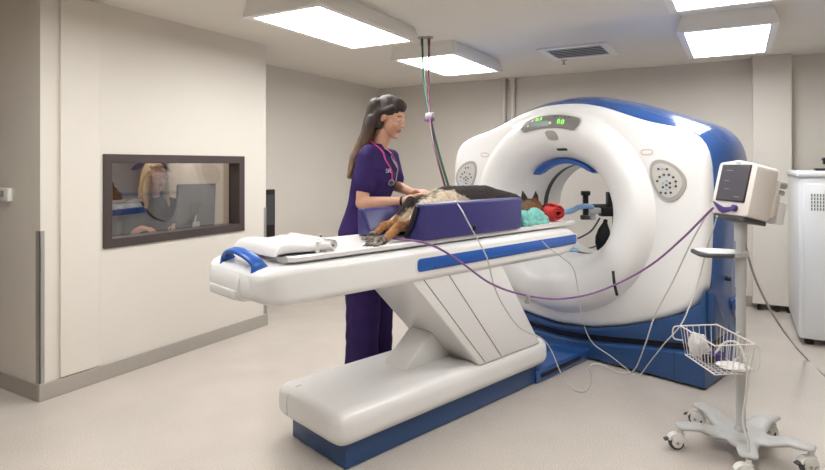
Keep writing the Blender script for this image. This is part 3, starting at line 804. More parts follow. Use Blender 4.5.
# ================================================================== WOMAN AT THE TABLE
WB = P(371, 165, 3.56); WB.z = 0
WM = Matrix.Translation(WB) @ Matrix.Rotation(math.radians(16), 4, 'Z')
WI = WM.inverted()
def L(px, py, d): return WI @ P(px, py, d)
SK = (210, 160, 134); SK2 = (200, 146, 122); LIP = (188, 116, 106)
def head_prims(H, hs=1.0):
    e = lambda c, r, col=SK: ell(c, r, col, H); k = lambda a, b, r0, r1=None, col=SK: cap(a, b, r0, r1, col, H)
    return [e((-.012, 0, .035), (.094, .074, .094)), e((.03, 0, -.03), (.06, .058, .088)), e((.048, 0, .0), (.047, .054, .07)), k((.0, .0, -.065), (.062, 0, -.098), .038, .022),
            e((.074, 0, -.103), (.017, .020, .014)), k((.088, 0, .012), (.106, 0, -.026), .008, .0105), e((.1035, 0, -.030), (.013, .011, .009)),
            e((.094, .009, -.033), .008), e((.094, -.009, -.033), .008),
            e((.086, 0, -.057), (.013, .022, .0065), LIP), e((.083, 0, -.068), (.013, .019, .0075), LIP), k((.077, -.03, .022), (.077, .03, .022), .012),
            e((.058, .038, -.03), (.024, .018, .022)), e((.058, -.038, -.03), (.024, .018, .022)),
            e((-.008, -.075, -.010), (.016, .009, .027), SK2), e((-.008, .075, -.010), (.016, .009, .027), SK2)]
def hand_prims(wrist, tip, palmdir, side, s=1.0, col=SK, curl=.5):
    # wrist -> tip axis, palmdir = direction the palm faces, side = +-1 for the thumb
    w = Vector(wrist); ax = (Vector(tip) - w).normalized(); pd = Vector(palmdir); pd = (pd - ax * pd.dot(ax)).normalized(); lat = ax.cross(pd) * side
    o = [cap(w, w + ax * .03 * s, .025 * s, .026 * s, col)]
    for u in (-.026, -.009, .009, .026): o.append(cap(w + ax * .015 * s + lat * u * .7 * s, w + ax * .085 * s + lat * u * s, .0135 * s, .0115 * s, col))
    for u, ln in ((-.030, .060), (-.0105, .074), (.0105, .079), (.030, .070)):
        p = w + ax * .085 * s + lat * u * s; c = 0.25 * curl
        for i, f in enumerate((.45, .32, .23)):
            c += .42 * curl; d = ax * math.cos(c) + pd * math.sin(c) + lat * u * 2.2
            q = p + d.normalized() * ln * f * s; o.append(cap(p, q, (.0088 - .0008 * i) * s, (.0080 - .0008 * i) * s, col)); p = q
    p = w + ax * .025 * s + lat * .022 * s; q = p + (ax * .6 + lat * .75 + pd * .25).normalized() * .042 * s
    o.append(cap(p, q, .0135 * s, .011 * s, col)); q2 = q + (ax * .9 + lat * .3 + pd * .35).normalized() * .030 * s; o.append(cap(q, q2, .0105 * s, .009 * s, col))
    q3 = q2 + (ax * .95 + pd * .4).normalized() * .022 * s; o.append(cap(q2, q3, .009 * s, .0075 * s, col))
    return o
per = thing('person', (0, 0, 0), 'woman with long brown hair in purple scrubs standing behind the table over the dog', 'person', WM)
H = Matrix.Translation((.122, 0, 1.655)) @ Matrix.Rotation(math.radians(-8), 4, 'Z') @ Matrix.Rotation(math.radians(17), 4, 'Y')
shR = L(366, 160, 3.40); elR = L(362, 203, 3.35); wrR = L(406, 201, 3.22); tipR = L(424, 192, 3.2)
shL = L(390, 158, 3.72); elL = L(396, 186, 3.64); wrL = L(413, 193, 3.42); tipL = L(428, 189, 3.30)
bodyp = head_prims(H) + [
    cap((.045, 0, 1.44), (.085, 0, 1.57), .052, .050, SK), cap((.03, .1, 1.43), (.03, -.1, 1.43), .05, .05, SK), ell((.03, 0, 1.3), (.09, .14, .16), SK), ell((-.02, 0, 1.1), (.085, .125, .16), SK), ell((-.05, 0, .93), (.10, .15, .12), SK),
    cap((.045, 0, 1.43), (.095, 0, 1.405), .045, .03, SK),
    cap((-.05, .085, .9), (-.02, .09, .48), .075, .05, SK), cap((-.02, .09, .48), (-.04, .095, .09), .05, .032, SK), cap((-.04, .095, .06), (.1, .1, .04), .035, .03, SK),
    cap((-.05, -.085, .9), (-.04, -.09, .48), .075, .05, SK), cap((-.04, -.09, .48), (-.07, -.095, .09), .05, .032, SK), cap((-.07, -.095, .06), (.07, -.1, .04), .035, .03, SK),
    cap(shR, elR, .047, .038, SK), cap(elR, wrR, .039, .024, SK), cap(shL, elL, .045, .037, SK), cap(elL, wrL, .037, .024, SK)]
bodyp += hand_prims(wrR, tipR, (0, 0, -1), -1, .95) + hand_prims(wrL, tipL, (0, 0, -1), 1, .95)
organic('body', bodyp, .0042, 3, 'skin', per, WM, soft=.004)
# head details
for sy in (1, -1):
    bm = newbm(); ball(bm, (.0775, sy * .031, .003), (.0105, .012, .0055), H); e = obj('eye', bm, 'eye', per, WM)
    bm = newbm(); ball(bm, (.0865, sy * .032, .000), (.003, .0055, .0045), H); obj('iris', bm, 'iris', e, WM)
    bm = newbm(); tube(bm, [H @ Vector(p) for p in ((.088, sy * .014, .022), (.085, sy * .032, .028), (.070, sy * .05, .022))], .0028, 8); obj('eyebrow', bm, 'iris', per, WM)
HD, HM, HL_ = (50, 38, 33), (74, 56, 45), (158, 128, 100)
def haircol(c):
    t = max(0, min(1, (1.60 - c.z) / .28)); n = noise.noise(Vector((c.x * 60, c.y * 60, c.z * 4))) * .35
    t = max(0, min(1, t + n * t)); a = np.array(lin(HM)[:3]) if False else np.array(lin(HD)[:3]); return a * (1 - t) + np.array(lin(HL_)[:3]) * t
hp_ = [ell((-.020, 0, .048), (.099, .081, .092), HD, H), ell((.02, 0, .083), (.07, .066, .05), HD, H), ell((.034, 0, .083), (.046, .060, .030), HD, H), cap((.035, -.066, .062), (-.03, -.074, .022), .022, .022, HD, H), cap((.035, .066, .062), (-.03, .074, .022), .022, .022, HD, H), ell((-.055, 0, .0), (.062, .078, .085), HD, H),
       cap((-.045, -.05, .0), (-.03, -.062, -.06), .03, .028, HD, H), cap((-.045, .05, .0), (-.03, .062, -.06), .03, .028, HD, H)]
for yy in (-.035, 0, .035):
    hp_ += [cap((.045, yy, 1.725), (.012, yy, 1.62), .052, .050, HD), cap((.012, yy, 1.62), (-.03, yy, 1.5), .050, .040, HD)]
for yy in (-.095, -.065, -.03, 0.0, .03, .06):
    hp_ += [cap((.075, yy * .6, 1.70), (.035, yy * .75, 1.62), .030, .036, HD)]
    a = Vector((.035 - .01 * (1 - abs(yy) * 8), yy * .75, 1.64)); b = Vector((-.015, yy * 1.0, 1.52)); c = Vector((-.075, yy * 1.15, 1.40)); d = Vector((-.11, yy * 1.15, 1.27 + .15 * abs(yy)))
    hp_ += [cap(a, b, .036, .034, HD), cap(b, c, .034, .028, HD), cap(c, d, .028, .011, HD)]
organic('hair', hp_, .005, 14, 'hair', per, WM, colfn=haircol, disp=lambda c: .0018 * noise.noise(Vector((c.x * 50 + c.z * 14, c.y * 90, c.z * 5))))
# scrub top: lofted torso plus sleeves, fused
def torso(levels):
    def f(bm):
        t = bmesh.new(); secs = []
        for z, cx, rx, ry in levels:
            secs.append([Vector((cx + rx * math.copysign(abs(math.cos(a)) ** .85, math.cos(a)), ry * math.copysign(abs(math.sin(a)) ** .85, math.sin(a)), z)) for a in [2 * PI * j / 32 for j in range(32)]])
        loft(t, secs); merge(bm, t)
    return f
top = torso([(.80, -.055, .125, .185), (.84, -.055, .142, .20), (.95, -.055, .135, .192), (1.06, -.035, .118, .172), (1.16, -.005, .120, .17), (1.26, .025, .133, .178), (1.34, .035, .132, .182), (1.41, .03, .105, .175), (1.455, .025, .08, .14), (1.485, .03, .062, .085), (1.49, .035, .055, .07)])
mR = shR.lerp(elR, .55); mL = shL.lerp(elL, .72)
tp_ = [cap(shR + Vector((0, 0, .0)), mR, .062, .068), cap(shL, mL, .06, .062), cap((.03, -.13, 1.43), shR, .055, .06), cap((.03, .13, 1.43), shL, .055, .058), cap((.075, -.05, 1.31), (.08, -.065, 1.27), .075, .07), cap((.075, .05, 1.31), (.08, .065, 1.27), .075, .07)]
def folds(c): return .006 * noise.noise(Vector((c.x * 9, c.y * 14, c.z * 9))) + .004 * noise.noise(Vector((c.x * 20 + 5, c.y * 26, c.z * 12)))
organic('scrub_top', tp_, .0065, 4, 'scrub', per, WM, disp=folds, extra=top)
def trousers(bm):
    for sy, dx in ((1, .02), (-1, -.01)):
        t = bmesh.new(); secs = []
        for z, rx, ry, cx in ((.03, .105, .085, -.02), (.12, .105, .088, -.02), (.3, .10, .09, -.015), (.5, .105, .095, -.01), (.7, .115, .102, -.025), (.85, .12, .105, -.05), (.93, .11, .1, -.055)):
            secs.append([Vector((cx + dx + rx * math.cos(a), sy * .098 + ry * math.sin(a), z)) for a in [2 * PI * j / 28 for j in range(28)]])
        loft(t, secs); merge(bm, t)
organic('scrub_trousers', [cap((-.055, -.06, .9), (-.055, .06, .9), .115, .115)], .008, 3, 'scrub_low', per, WM, extra=trousers, disp=lambda c: .010 * noise.noise(Vector((c.x * 16, c.y * 16, c.z * 3))) + .004 * noise.noise(c * 22))
for sy, dx in ((1, .02), (-1, -.01)):
    organic('shoe', [cap((-.06 + dx, sy * .098, .045), (.12 + dx, sy * .102, .038), .042, .038), cap((-.05 + dx, sy * .098, .02), (.11 + dx, sy * .102, .02), .044, .042)], .006, 2, 'black', per, WM)
# neckline trim and chest embroidery
bm = newbm(); tube(bm, [(.0, -.075, 1.475), (.05, -.073, 1.475), (.11, -.045, 1.445), (.155, -.0, 1.385), (.115, .045, 1.445), (.05, .073, 1.475), (.0, .075, 1.475)], .006, 8); obj('neck_trim', bm, 'scrub_low', per, WM)
q = P(387, 171, 3.36); c = WI @ q
bm = newbm(); textbm(bm, 'ASR', .036, Matrix.Translation(L(386.5, 171, 3.355)) @ Matrix.Rotation(math.radians(70 - 90 + 14), 4, 'Z') @ Matrix.Rotation(PI / 2, 4, 'X'), .002)
emb_b = bm
embroid = bm
o_ = obj('embroidery', bm, mat('silver_thread', (205, 202, 215), .6), per, WM, smooth=False)
bm = newbm(); lathe(bm, [(.0245, -.006), (.029, -.006), (.029, .006), (.0245, .006)], (0, 0, 0)); 
me_q = (wrR - elR).to_track_quat('Z', 'Y').to_matrix().to_4x4(); bmesh.ops.transform(bm, matrix=Matrix.Translation(wrR.lerp(elR, .07)) @ me_q, verts=list(bm.verts)); obj('wristband', bm, 'black', per, WM)

# ray-cast helper: put points on the front of the scrub top seen by nobody in particular: simple surface snap
def snap(o, pw, off):
    W = WORLD[o.name]; ok, loc, nor, _ = o.closest_point_on_mesh(W.inverted() @ pw)
    return (W @ loc) + (W.to_3x3() @ nor).normalized() * off
scr = [c for c in per.children if c.name.startswith('scrub_top')][0]
bpy.context.view_layer.update()
# move embroidery onto the shirt surface
pt = snap(scr, P(386.5, 171, 3.40), .004)
dlt = (WM.inverted() @ pt) - L(386.5, 171, 3.355); o_.data.transform(Matrix.Translation(dlt))
st = thing('stethoscope', WM @ Vector((.15, 0, 1.2)), 'pink and silver stethoscope hanging around the standing woman neck', 'stethoscope')
def chest(pts, off): return [snap(scr, P(*p), off) for p in pts]
bm = newbm(); tube(bm, [WM @ Vector((-.0, 0, 1.515)), WM @ Vector((.01, -.06, 1.51))] + chest([(384, 148, 3.42), (388, 158, 3.40), (393, 170, 3.42), (397, 182, 3.44)], .007), .005, 8); obj('tube', bm, 'pink', st)
bm = newbm(); tube(bm, [WM @ Vector((-.0, 0, 1.515)), WM @ Vector((.01, .06, 1.51))] + chest([(392, 150, 3.52), (396, 157, 3.52), (401, 164, 3.52)], .007), .005, 8); obj('tube', bm, 'pink', st)
bm = newbm(); tube(bm, chest([(397, 158, 3.5), (401, 164, 3.5), (405, 170, 3.5), (402, 175, 3.5), (400, 184, 3.5)], .009), .0035, 8); tube(bm, chest([(394, 154, 3.48), (399, 161, 3.48), (403, 168, 3.5)], .009), .003, 8); obj('binaural', bm, 'steel', st)
p = snap(scr, P(398, 186, 3.42), .008); nrm = (P(398, 186, 3.0) - p).normalized()
bm = newbm(); cyl(bm, p - nrm * .004, p + nrm * .010, .021, .018, 20, .003); obj('chest_piece', bm, 'steel', st)
bm = newbm(); cyl(bm, p + nrm * .0095, p + nrm * .0115, .014, .014, 20); obj('diaphragm', bm, 'dgrey', st)

# ================================================================== HOSES FROM THE CEILING
hs = thing('hanging_hoses', P(425, 37, 4.526), 'green and magenta gas hoses hanging from the ceiling behind the dog', 'hoses')
A = P(422, 37, 4.526); B = P(429, 37, 4.526); A.z = B.z = ZC
bm = newbm(); tube(bm, [A, P(424, 80, 4.3), P(430, 116, 4.05), P(438, 150, 3.8), P(449, 188, 3.62), P(455, 208, 3.6)], .0085, 8); obj('green_hose', bm, 'green', hs)
bm = newbm(); tube(bm, [B, P(429, 80, 4.28), P(430, 116, 4.04), P(434, 145, 3.8), P(445, 186, 3.62), P(451, 208, 3.6)], .0075, 8); obj('magenta_hose', bm, 'magenta', hs)
for p, m in ((A, 'steel'), (B, 'steel')):
    bm = newbm(); cyl(bm, p, p - Vector((0, 0, .012)), .032); cyl(bm, p - Vector((0, 0, .01)), p - Vector((0, 0, .07)), .013); obj('ceiling_socket', bm, m, hs)
p = P(430, 115, 4.03); bm = newbm(); box(bm, p.x - .03, p.x + .03, p.y - .02, p.y + .02, p.z - .018, p.z + .016, .006, 2); obj('clip', bm, 'grey', hs)
bm = newbm(); box(bm, p.x - .035, p.x + .028, p.y - .022, p.y + .022, p.z - .045, p.z - .018, .008, 2); obj('connector', bm, 'purple', hs)

# ================================================================== PATIENT MONITOR ON ITS STAND
PC = Vector((.012, 3.105, 0))
sd = thing('monitor_stand', PC, 'grey rolling pole stand with a five-armed wheeled base', 'rolling stand')
bm = newbm(); star = []
K = 90
def starR(t, tz):
    return 0
bm = newbm()
angs = [-84, -12, 60, 132, 204]
secb = []
# arms: each a bent beam, fused with the hub into one casting
ZS = .42
def flat(x, y, z): return Vector((x, y, z / ZS))
SC = Matrix.Diagonal((1, 1, ZS, 1))
prims = [ell(flat(PC.x, PC.y, .088), (.10, .10, .045), None, SC)]
for a in angs:
    d = Vector((math.cos(math.radians(a)), math.sin(math.radians(a)), 0)); p_ = Vector((-d.y, d.x, 0))
    for s_ in (-1, 0, 1):
        def at(r, w, z): q_ = PC + d * r + p_ * w * s_; return flat(q_.x, q_.y, z)
        prims += [cap(at(.03, .05, .086), at(.12, .028, .09), .034, .030, None, SC), cap(at(.12, .028, .09), at(.19, .014, .112), .030, .030, None, SC), cap(at(.19, .014, .112), at(.268, .014, .112), .030, .027, None, SC)]
organic('base', prims, .005, 5, 'grey', sd)
bm = newbm(); cyl(bm, PC + Vector((0, 0, .1)), PC + Vector((0, 0, 1.08)), .0205, n=28); cyl(bm, PC + Vector((0, 0, .1)), PC + Vector((0, 0, .125)), .03, .024, 28); obj('pole', bm, 'grey', sd)
bm = newbm(); cyl(bm, PC + Vector((0, 0, .78)), PC + Vector((0, 0, .96)), .024, n=24, bev=.003); obj('collar', bm, 'grey', sd)
for i, a in enumerate(angs):
    d = Vector((math.cos(math.radians(a)), math.sin(math.radians(a)), 0)); c = PC + d * .275
    sw = math.radians((200, 215, 190, 170, 205)[i]); hd = Vector((math.cos(sw), math.sin(sw), 0)); ax = Vector((-hd.y, hd.x, 0))
    bm = newbm(); cyl(bm, c + Vector((0, 0, .072)), c + Vector((0, 0, .1)), .012)
    w = c + hd * .018 + Vector((0, 0, .037))
    for s in (-1, 1):
        t = bmesh.new(); rr = []
        prism(bm, [(0, 0)] * 0 or roundpoly([(-.034, -.012), (.03, -.01), (.03, .022), (.0, .042), (-.034, .034)], .012), 'y', 0, .006, .0015) if False else None
        t.free()
        poly = roundpoly([(-.034, .0), (.016, -.004), (.026, .018), (.004, .040), (-.034, .036)], .012)
        tb = newbm(); prism(tb, poly, 'y', s * .016 - .004, s * .016 + .004, .0015)
        merge(bm, tb, Matrix.Translation(w) @ Matrix.Rotation(sw, 4, 'Z'))
    tb = newbm(); box(tb, -.034, .012, -.016, .016, .028 + .008, .044, .003, 2); merge(bm, tb, Matrix.Translation(w) @ Matrix.Rotation(sw, 4, 'Z'))
    tb = newbm()
    hood = [(.043 * math.cos(math.radians(t_)), .043 * math.sin(math.radians(t_))) for t_ in range(20, 201, 15)] + [(.033 * math.cos(math.radians(t_)), .033 * math.sin(math.radians(t_)) ) for t_ in range(200, 19, -15)]
    for s in (-1, 1): cyl(tb, (0, s * .0125, 0), (0, s * .0175, 0), .024, n=20)
    prism(tb, hood, 'y', -.018, .018); merge(bm, tb, Matrix.Translation(w) @ Matrix.Rotation(sw, 4, 'Z'))
    cs = obj('caster', bm, 'white2', sd)
    bm = newbm(); cyl(bm, w - ax * .0115, w + ax * .0115, .0365, n=28, bev=.005); obj('wheel', bm, 'dgrey', cs)
    bm = newbm(); cyl(bm, w - ax * .022, w + ax * .022, .007, n=12); obj('axle', bm, 'steel', cs)
    if i in (4, 3, 1):
        bm = newbm(); tb = newbm(); box(tb, .02, .052, -.013, .013, .022, .03, .003, 2); merge(bm, tb, Matrix.Translation(w) @ Matrix.Rotation(sw, 4, 'Z') @ Matrix.Rotation(.3, 4, 'Y')); obj('brake_lever', bm, 'dgrey', cs)
# handle tray: rounded loop sticking out to the left
ha = math.radians(200); HMx = Matrix.Translation(PC + Vector((0, 0, .93))) @ Matrix.Rotation(ha, 4, 'Z')
bm = newbm(); t = newbm()
out = roundpoly([(-.03, -.035), (.06, -.075), (.195, -.085), (.195, .085), (.06, .075), (-.03, .035)], [.02, .04, .05, .05, .04, .02], 7)
inn = roundpoly([(.04, -.03), (.09, -.05), (.165, -.055), (.165, .055), (.09, .05), (.04, .03)], [.015, .02, .03, .03, .02, .015], 7)
rg = []
for pl, z in ((inn, .004), (out, 0), (out, .02), ([((x + .06) * .94 - .04, y * .9) for x, y in out], .024), (inn, .016)): rg.append([t.verts.new((x, y, z)) for x, y in pl])
t.faces.new(rg[0][::-1]); t.faces.new(rg[-1])
for a, b in zip(rg, rg[1:]):
    for j in range(len(a)): t.faces.new((a[j], a[(j + 1) % len(a)], b[(j + 1) % len(a)], b[j]))
merge(bm, t, HMx); obj('handle', bm, 'grey', sd, angle=50)
bm = newbm(); t = newbm(); tube(t, [(x, y, .010) for x, y in [p for p in roundpoly([(.06, -.078), (.198, -.088), (.198, .088), (.06, .078)], [.01, .05, .05, .01], 7)]], .0105, 8, 1, smooth=False); merge(bm, t, HMx); obj('handle_bumper', bm, 'dgrey', sd)
# basket
bA, bB, bC, bD = [Vector(p) for p in ((-.244, 3.075, .57), (-.089, 3.19, .57), (.0666, 2.92, .57), (-.087, 2.81, .57))]
cen = (bA + bB + bC + bD) / 4
def low(p, f=.86): q = cen + (p - cen) * f; q.z = .435; return q
bm = newbm(); top4 = [bA, bB, bC, bD]; bot4 = [low(p) for p in top4]
for quad, r in ((top4, .0035), (bot4, .003)):
    for a, b in zip(quad, quad[1:] + quad[:1]): cyl(bm, a, b, r, n=8); ball(bm, a, r * 1.05, None, 8, 6)
cnt = (6, 10, 6, 10)
for k in range(4):
    a, b = top4[k], top4[(k + 1) % 4]; c, d = bot4[k], bot4[(k + 1) % 4]
    for i in range(cnt[k] + 1): f = i / cnt[k]; cyl(bm, a.lerp(b, f), c.lerp(d, f), .0017, n=6)
for i in range(1, 6): f = i / 6; cyl(bm, bot4[0].lerp(bot4[1], f), bot4[3].lerp(bot4[2], f), .0016, n=6)
for i in range(1, 10): f = i / 10; cyl(bm, bot4[0].lerp(bot4[3], f), bot4[1].lerp(bot4[2], f), .0016, n=6)
mid = (bB + bC) / 2; cyl(bm, mid, PC + Vector((0, 0, .57)), .006, n=8); mb = (bot4[1] + bot4[2]) / 2; cyl(bm, mb, PC + Vector((0, 0, .46)), .006, n=8)
obj('wire_basket', bm, mat('white_coated_wire', (220, 216, 212), .35), sd)
bm = newbm(); tube(bm, [bA + Vector((0, 0, 0)), bA + Vector((-.03, -.012, -.01)), bA + Vector((-.03, -.012, -.06)), bA + Vector((0.01, 0, -.07))], .0035, 8); obj('side_hook', bm, 'cablew', sd)
bm = newbm(); tube(bm, [bC + Vector((0, 0, 0)), bC + Vector((.014, .005, -.02)), bC + Vector((.014, .005, -.10)), bC + Vector((-.012, .0, -.115))], .0035, 8); obj('side_hook', bm, 'cablew', sd)
# contents
zb_ = .4395
def crumple(name, c, r, m, label, cat, s=30, amp=.3):
    bm = newbm(); t = bmesh.new(); bmesh.ops.create_icosphere(t, subdivisions=4, radius=1)
    for v in t.verts:
        k = 1 + amp * noise.noise(v.co * 1.6 + Vector(c) * 9) + amp * .5 * noise.noise(v.co * 4 + Vector(c) * 5); v.co = Vector((v.co.x * r[0], v.co.y * r[1], v.co.z * r[2])) * k
    zmin = min(v.co.z for v in t.verts)
    merge(bm, t, Matrix.Translation((c[0], c[1], c[2] - zmin))); return obj(name, bm, m, label=label, cat=cat, angle=50)
crumple('gauze_bundle', (-.165, 3.05, zb_ + .0), (.045, .042, .055), 'cloth', 'crumpled white gauze bundle in the left end of the wire basket', 'gauze')
crumple('gauze_pad', (-.015, 2.945, zb_), (.07, .055, .013), 'cloth', 'flat white gauze pad on the bottom of the wire basket', 'gauze', amp=.15)
crumple('sensor_cuff', (-.085, 3.0, zb_ + .0), (.032, .028, .03), 'purpleplastic', 'small purple crumpled sensor cuff in the middle of the wire basket', 'sensor cuff')
crumple('black_connector', (-.115, 2.965, zb_), (.03, .022, .022), 'black', 'black cable connector lying in the wire basket beside the purple cuff', 'connector')
bm = newbm(); tube(bm, [(-.09, 2.98, zb_ + .05), (-.05, 3.0, zb_ + .1), (.0, 2.97, zb_ + .11), (.03, 2.91, zb_ + .05), (.035, 2.9, zb_ - .05), (.02, 2.88, zb_ - .2), (.04, 2.85, .16), (.04, 2.84, .05), (.06, 2.85, .012)], .005, 8)
obj('looped_tube', bm, 'cablew', label='white tube looping out of the wire basket down to the wheeled base', cat='tube')

# monitor
ma = math.radians(-142); MC = PC + Vector((-.012, -.01, 1.115))
MM = Matrix.Translation(MC) @ Matrix.Rotation(ma + PI / 2, 4, 'Z') @ Matrix.Rotation(math.radians(-13), 4, 'X')   # local -Y faces the viewer of the screen
mo = thing('patient_monitor', MC, 'cream patient monitor with a dark screen mounted on top of the rolling stand', 'monitor')
def mbox(x0, x1, y0, y1, z0, z1, bev=.004, seg=2):
    bm = newbm(); box(bm, x0, x1, y0, y1, z0, z1, bev, seg); return bm
S_ = .128
bm = newbm(); prism(bm, roundpoly([(-S_, 0.0), (S_, 0.0), (S_, .242), (.0, .264), (-S_, .250)], [.015, .015, .02, .03, .02], 4), 'y', -.055, .055, .003, 2); obj('case', bm, 'cream', mo, MM)
obj('screen_bezel', mbox(-.100, .094, -.0585, -.054, .062, .240), 'black', mo, MM)
sc_ = obj('screen', mbox(-.094, .088, -.0605, -.0575, .068, .234, .001, 1), 'screen', mo, MM)
bm = newbm()
for (a, b, zz) in ((-.06, -.02, .21), (-.06, -.03, .16), (-.05, -.02, .12), (.02, .06, .085)): box(bm, a, b, -.0612, -.0603, zz, zz + .002)
obj('waveform', bm, mat('screen_trace', (150, 150, 165), .4), sc_, MM, smooth=False)
bm = newbm(); prism(bm, roundpoly([(-.118, .058), (-.03, .032), (.03, .038), (.03, .02), (-.03, .002), (-.06, .012)], .006), 'y', -.062, -.054, .002); obj('module_flap', bm, 'purpleplastic', mo, MM)
bm = newbm(); cyl(bm, (.045, -.072, .032), (.045, -.054, .032), .016, bev=.003); obj('control_knob', bm, 'purpleplastic', mo, MM)
obj('logo_badge', mbox(-.015, .02, -.0565, -.054, .2465, .253, .001, 1), 'lblue', mo, MM)
obj('rear_module', mbox(.03, .12, .055, .10, .03, .13, .008, 2), 'cream', mo, MM)
obj('rear_block', mbox(-.09, .125, .054, .085, .02, .2, .012, 2), 'cream', mo, MM)
obj('side_module', mbox(.0, .118, .098, .14, .0, .1, .006, 2), 'trayw', mo, MM)
bm = newbm(); cyl(bm, (.1, .09, .18), (.1, .125, .18), .016, bev=.003); cyl(bm, (.1, .095, .145), (.1, .12, .145), .012); obj('clamp_knob', bm, 'steel', mo, MM)
bm = newbm(); box(bm, -.1, .1, -.05, .07, -.022, -.001, .004, 2); obj('mounting_plate', bm, 'dgrey', mo, MM)
bm = newbm(); tb = newbm(); cyl(tb, PC + Vector((0, 0, 1.0)), PC + Vector((0, 0, 1.095)), .027); merge(bm, tb); obj('mount_neck', bm, 'grey', mo)
bm = newbm()
for k in range(3): tube(bm, [MM @ Vector((-.13, -.02 + .02 * k, .18 - .05 * k)), MM @ Vector((-.15, -.03 + .02 * k, .1 - .03 * k)), MM @ Vector((-.14, -.03 + .01 * k, .03 - .01 * k))], .0035, 6)
obj('side_lead', bm, 'cablew', mo)

# ================================================================== CABLES
def cable(name, pts, r, m, label, cat='cable'):
    bm = newbm(); tube(bm, [P(*p) if isinstance(p, tuple) and p[0] > 20 else Vector(p) for p in pts], r, 8, 10); return obj(name, bm, m, label=label, cat=cat)
cable('purple_hose', [(713, 208, 2.60), (702, 219, 2.7), (684, 237, 2.85), (655, 262, 3.05), (625, 280, 3.2), (590, 294, 3.25), (555, 299, 3.2), (520, 294, 3.1), (490, 283, 2.98), (462, 263, 2.87), (440, 249, 2.79), (424, 242.5, 2.74), (408, 240, 2.77), (394, 238.5, 2.83), (389, 234, 2.93), (398, 231, 2.99)], .0055, 'purple', 'purple hose sagging from the monitor across to the dog table', 'hose')
p = P(528, 297, 3.12)
bm = newbm(); box(bm, p.x - .010, p.x + .010, p.y - .012, p.y + .012, p.z - .022, p.z + .012, .004, 2); box(bm, p.x - .016, p.x + .012, p.y - .01, p.y + .01, p.z - .036, p.z - .018, .004, 2)
obj('hose_clip', bm, 'midgrey', label='small grey clip on the lowest part of the purple hose', cat='clip')
cable('sensor_cable', [(455, 201, 3.02), (461, 209, 2.93), (468, 222, 2.93), (474, 233, 2.94), (487, 258, 2.97), (494, 285, 3.02), (503, 305, 3.08), (520, 328, 3.22), (541, 338, 3.36), (551, 350, 3.42), (561, 373, 3.45), (572, 388, 3.42), (585, 391, 3.40), (592, 378, 3.6), (590, 366, 3.79), (600, 364, 3.80), (620, 372.5, 3.68), (634, 370, 3.55), (645, 345, 3.3), (655, 315, 3.2), (672, 283, 3.05), (690, 245, 2.85), (707, 214, 2.66)], .0037, 'cablew', 'thin pale cable running from the dog down to the floor and up to the monitor')
p = P(474.5, 228, 2.925); bm = newbm(); box(bm, p.x - .01, p.x + .01, p.y - .006, p.y + .006, p.z - .014, p.z + .014, .004, 2); obj('cable_connector', bm, 'black', label='small black connector on the pale cable against the foam block', cat='connector')
cable('probe_cable', [(537, 236, 3.55), (548, 247, 3.40), (560, 256, 3.42), (573, 268, 3.45), (578, 290, 3.5), (582, 318, 3.56), (592, 342, 3.62), (612, 357, 3.62), (634, 374.5, 3.63)], .0028, 'cablew', 'fine pale cable from the table end down past the scanner base')
cable('basket_cable', [(640, 375.5, 3.66), (650, 362, 3.4), (664, 344, 3.0), (680, 326, 2.8), (690, 305, 2.85), (700, 275, 2.9), (707, 248, 2.85), (713, 230, 2.75), (717, 216, 2.66)], .003, 'cablew', 'fine pale cable behind the left end of the wire basket')
cable('power_cable', [(743, 226, 2.74), (747, 252, 2.82), (757, 283, 2.95), (775, 318, 3.15), (792, 342, 3.5), (806, 358, 3.95), (826, 377, 3.64), (850, 400, 3.3)], .0055, 'cableg', 'grey power cable from the monitor down to the floor at the right edge')

# ================================================================== WHITE CABINET
cb = thing('equipment_cabinet', (.8, 5.6, 0), 'tall white equipment cabinet with vent slots at the right edge', 'cabinet')
bm = newbm(); box(bm, .40, 1.25, 5.18, 6.18, .05, 1.27, .02, 3); obj('body', bm, 'cabinet', cb)
bm = newbm(); box(bm, .385, 1.265, 5.165, 6.195, 1.265, 1.315, .018, 4); obj('top_cover', bm, 'cabinet', cb)
bm = newbm(); box(bm, .43, 1.22, 5.165, 5.182, .09, 1.22, .008, 2); fd = obj('front_panel', bm, 'cabinet', cb)
for r in range(5):
    for k in range(12):
        bm = newbm(); x = .475 + k * .018; z = 1.02 + r * .026 if True else 0
        box(bm, x, x + .009, 5.1635, 5.1655, z, z + .02); obj('vent_slot', bm, 'seam', fd, smooth=False)
for x in (.47, 1.18):
    for y in (5.26, 6.1):
        bm = newbm(); cyl(bm, (x, y, 0), (x, y, .055), .03); obj('foot', bm, 'black', cb)
rt = thing('top_clamp', (.64, 5.4, 1.315), 'black clamp with a knob lying on top of the white cabinet', 'clamp')
bm = newbm(); box(bm, .52, .9, 5.33, 5.47, 1.3155, 1.335, .004, 2); obj('plate', bm, 'black', rt)
bm = newbm(); cyl(bm, (.60, 5.4, 1.335), (.60, 5.4, 1.37), .012); cyl(bm, (.60, 5.4, 1.365), (.60, 5.4, 1.395), .03, bev=.006); ball(bm, (.575, 5.39, 1.405), .014); obj('knob', bm, 'black', rt)
# low unit seen under the chase
bm = newbm()
for x in (.16, .3, .39): box(bm, x, x + .03, YB - .12, YB - .05, 0, .0605)
obj('chase_feet', bm, 'black', None, smooth=False, kind='structure'); bpy.data.objects['chase_feet'].name = 'trim_5'

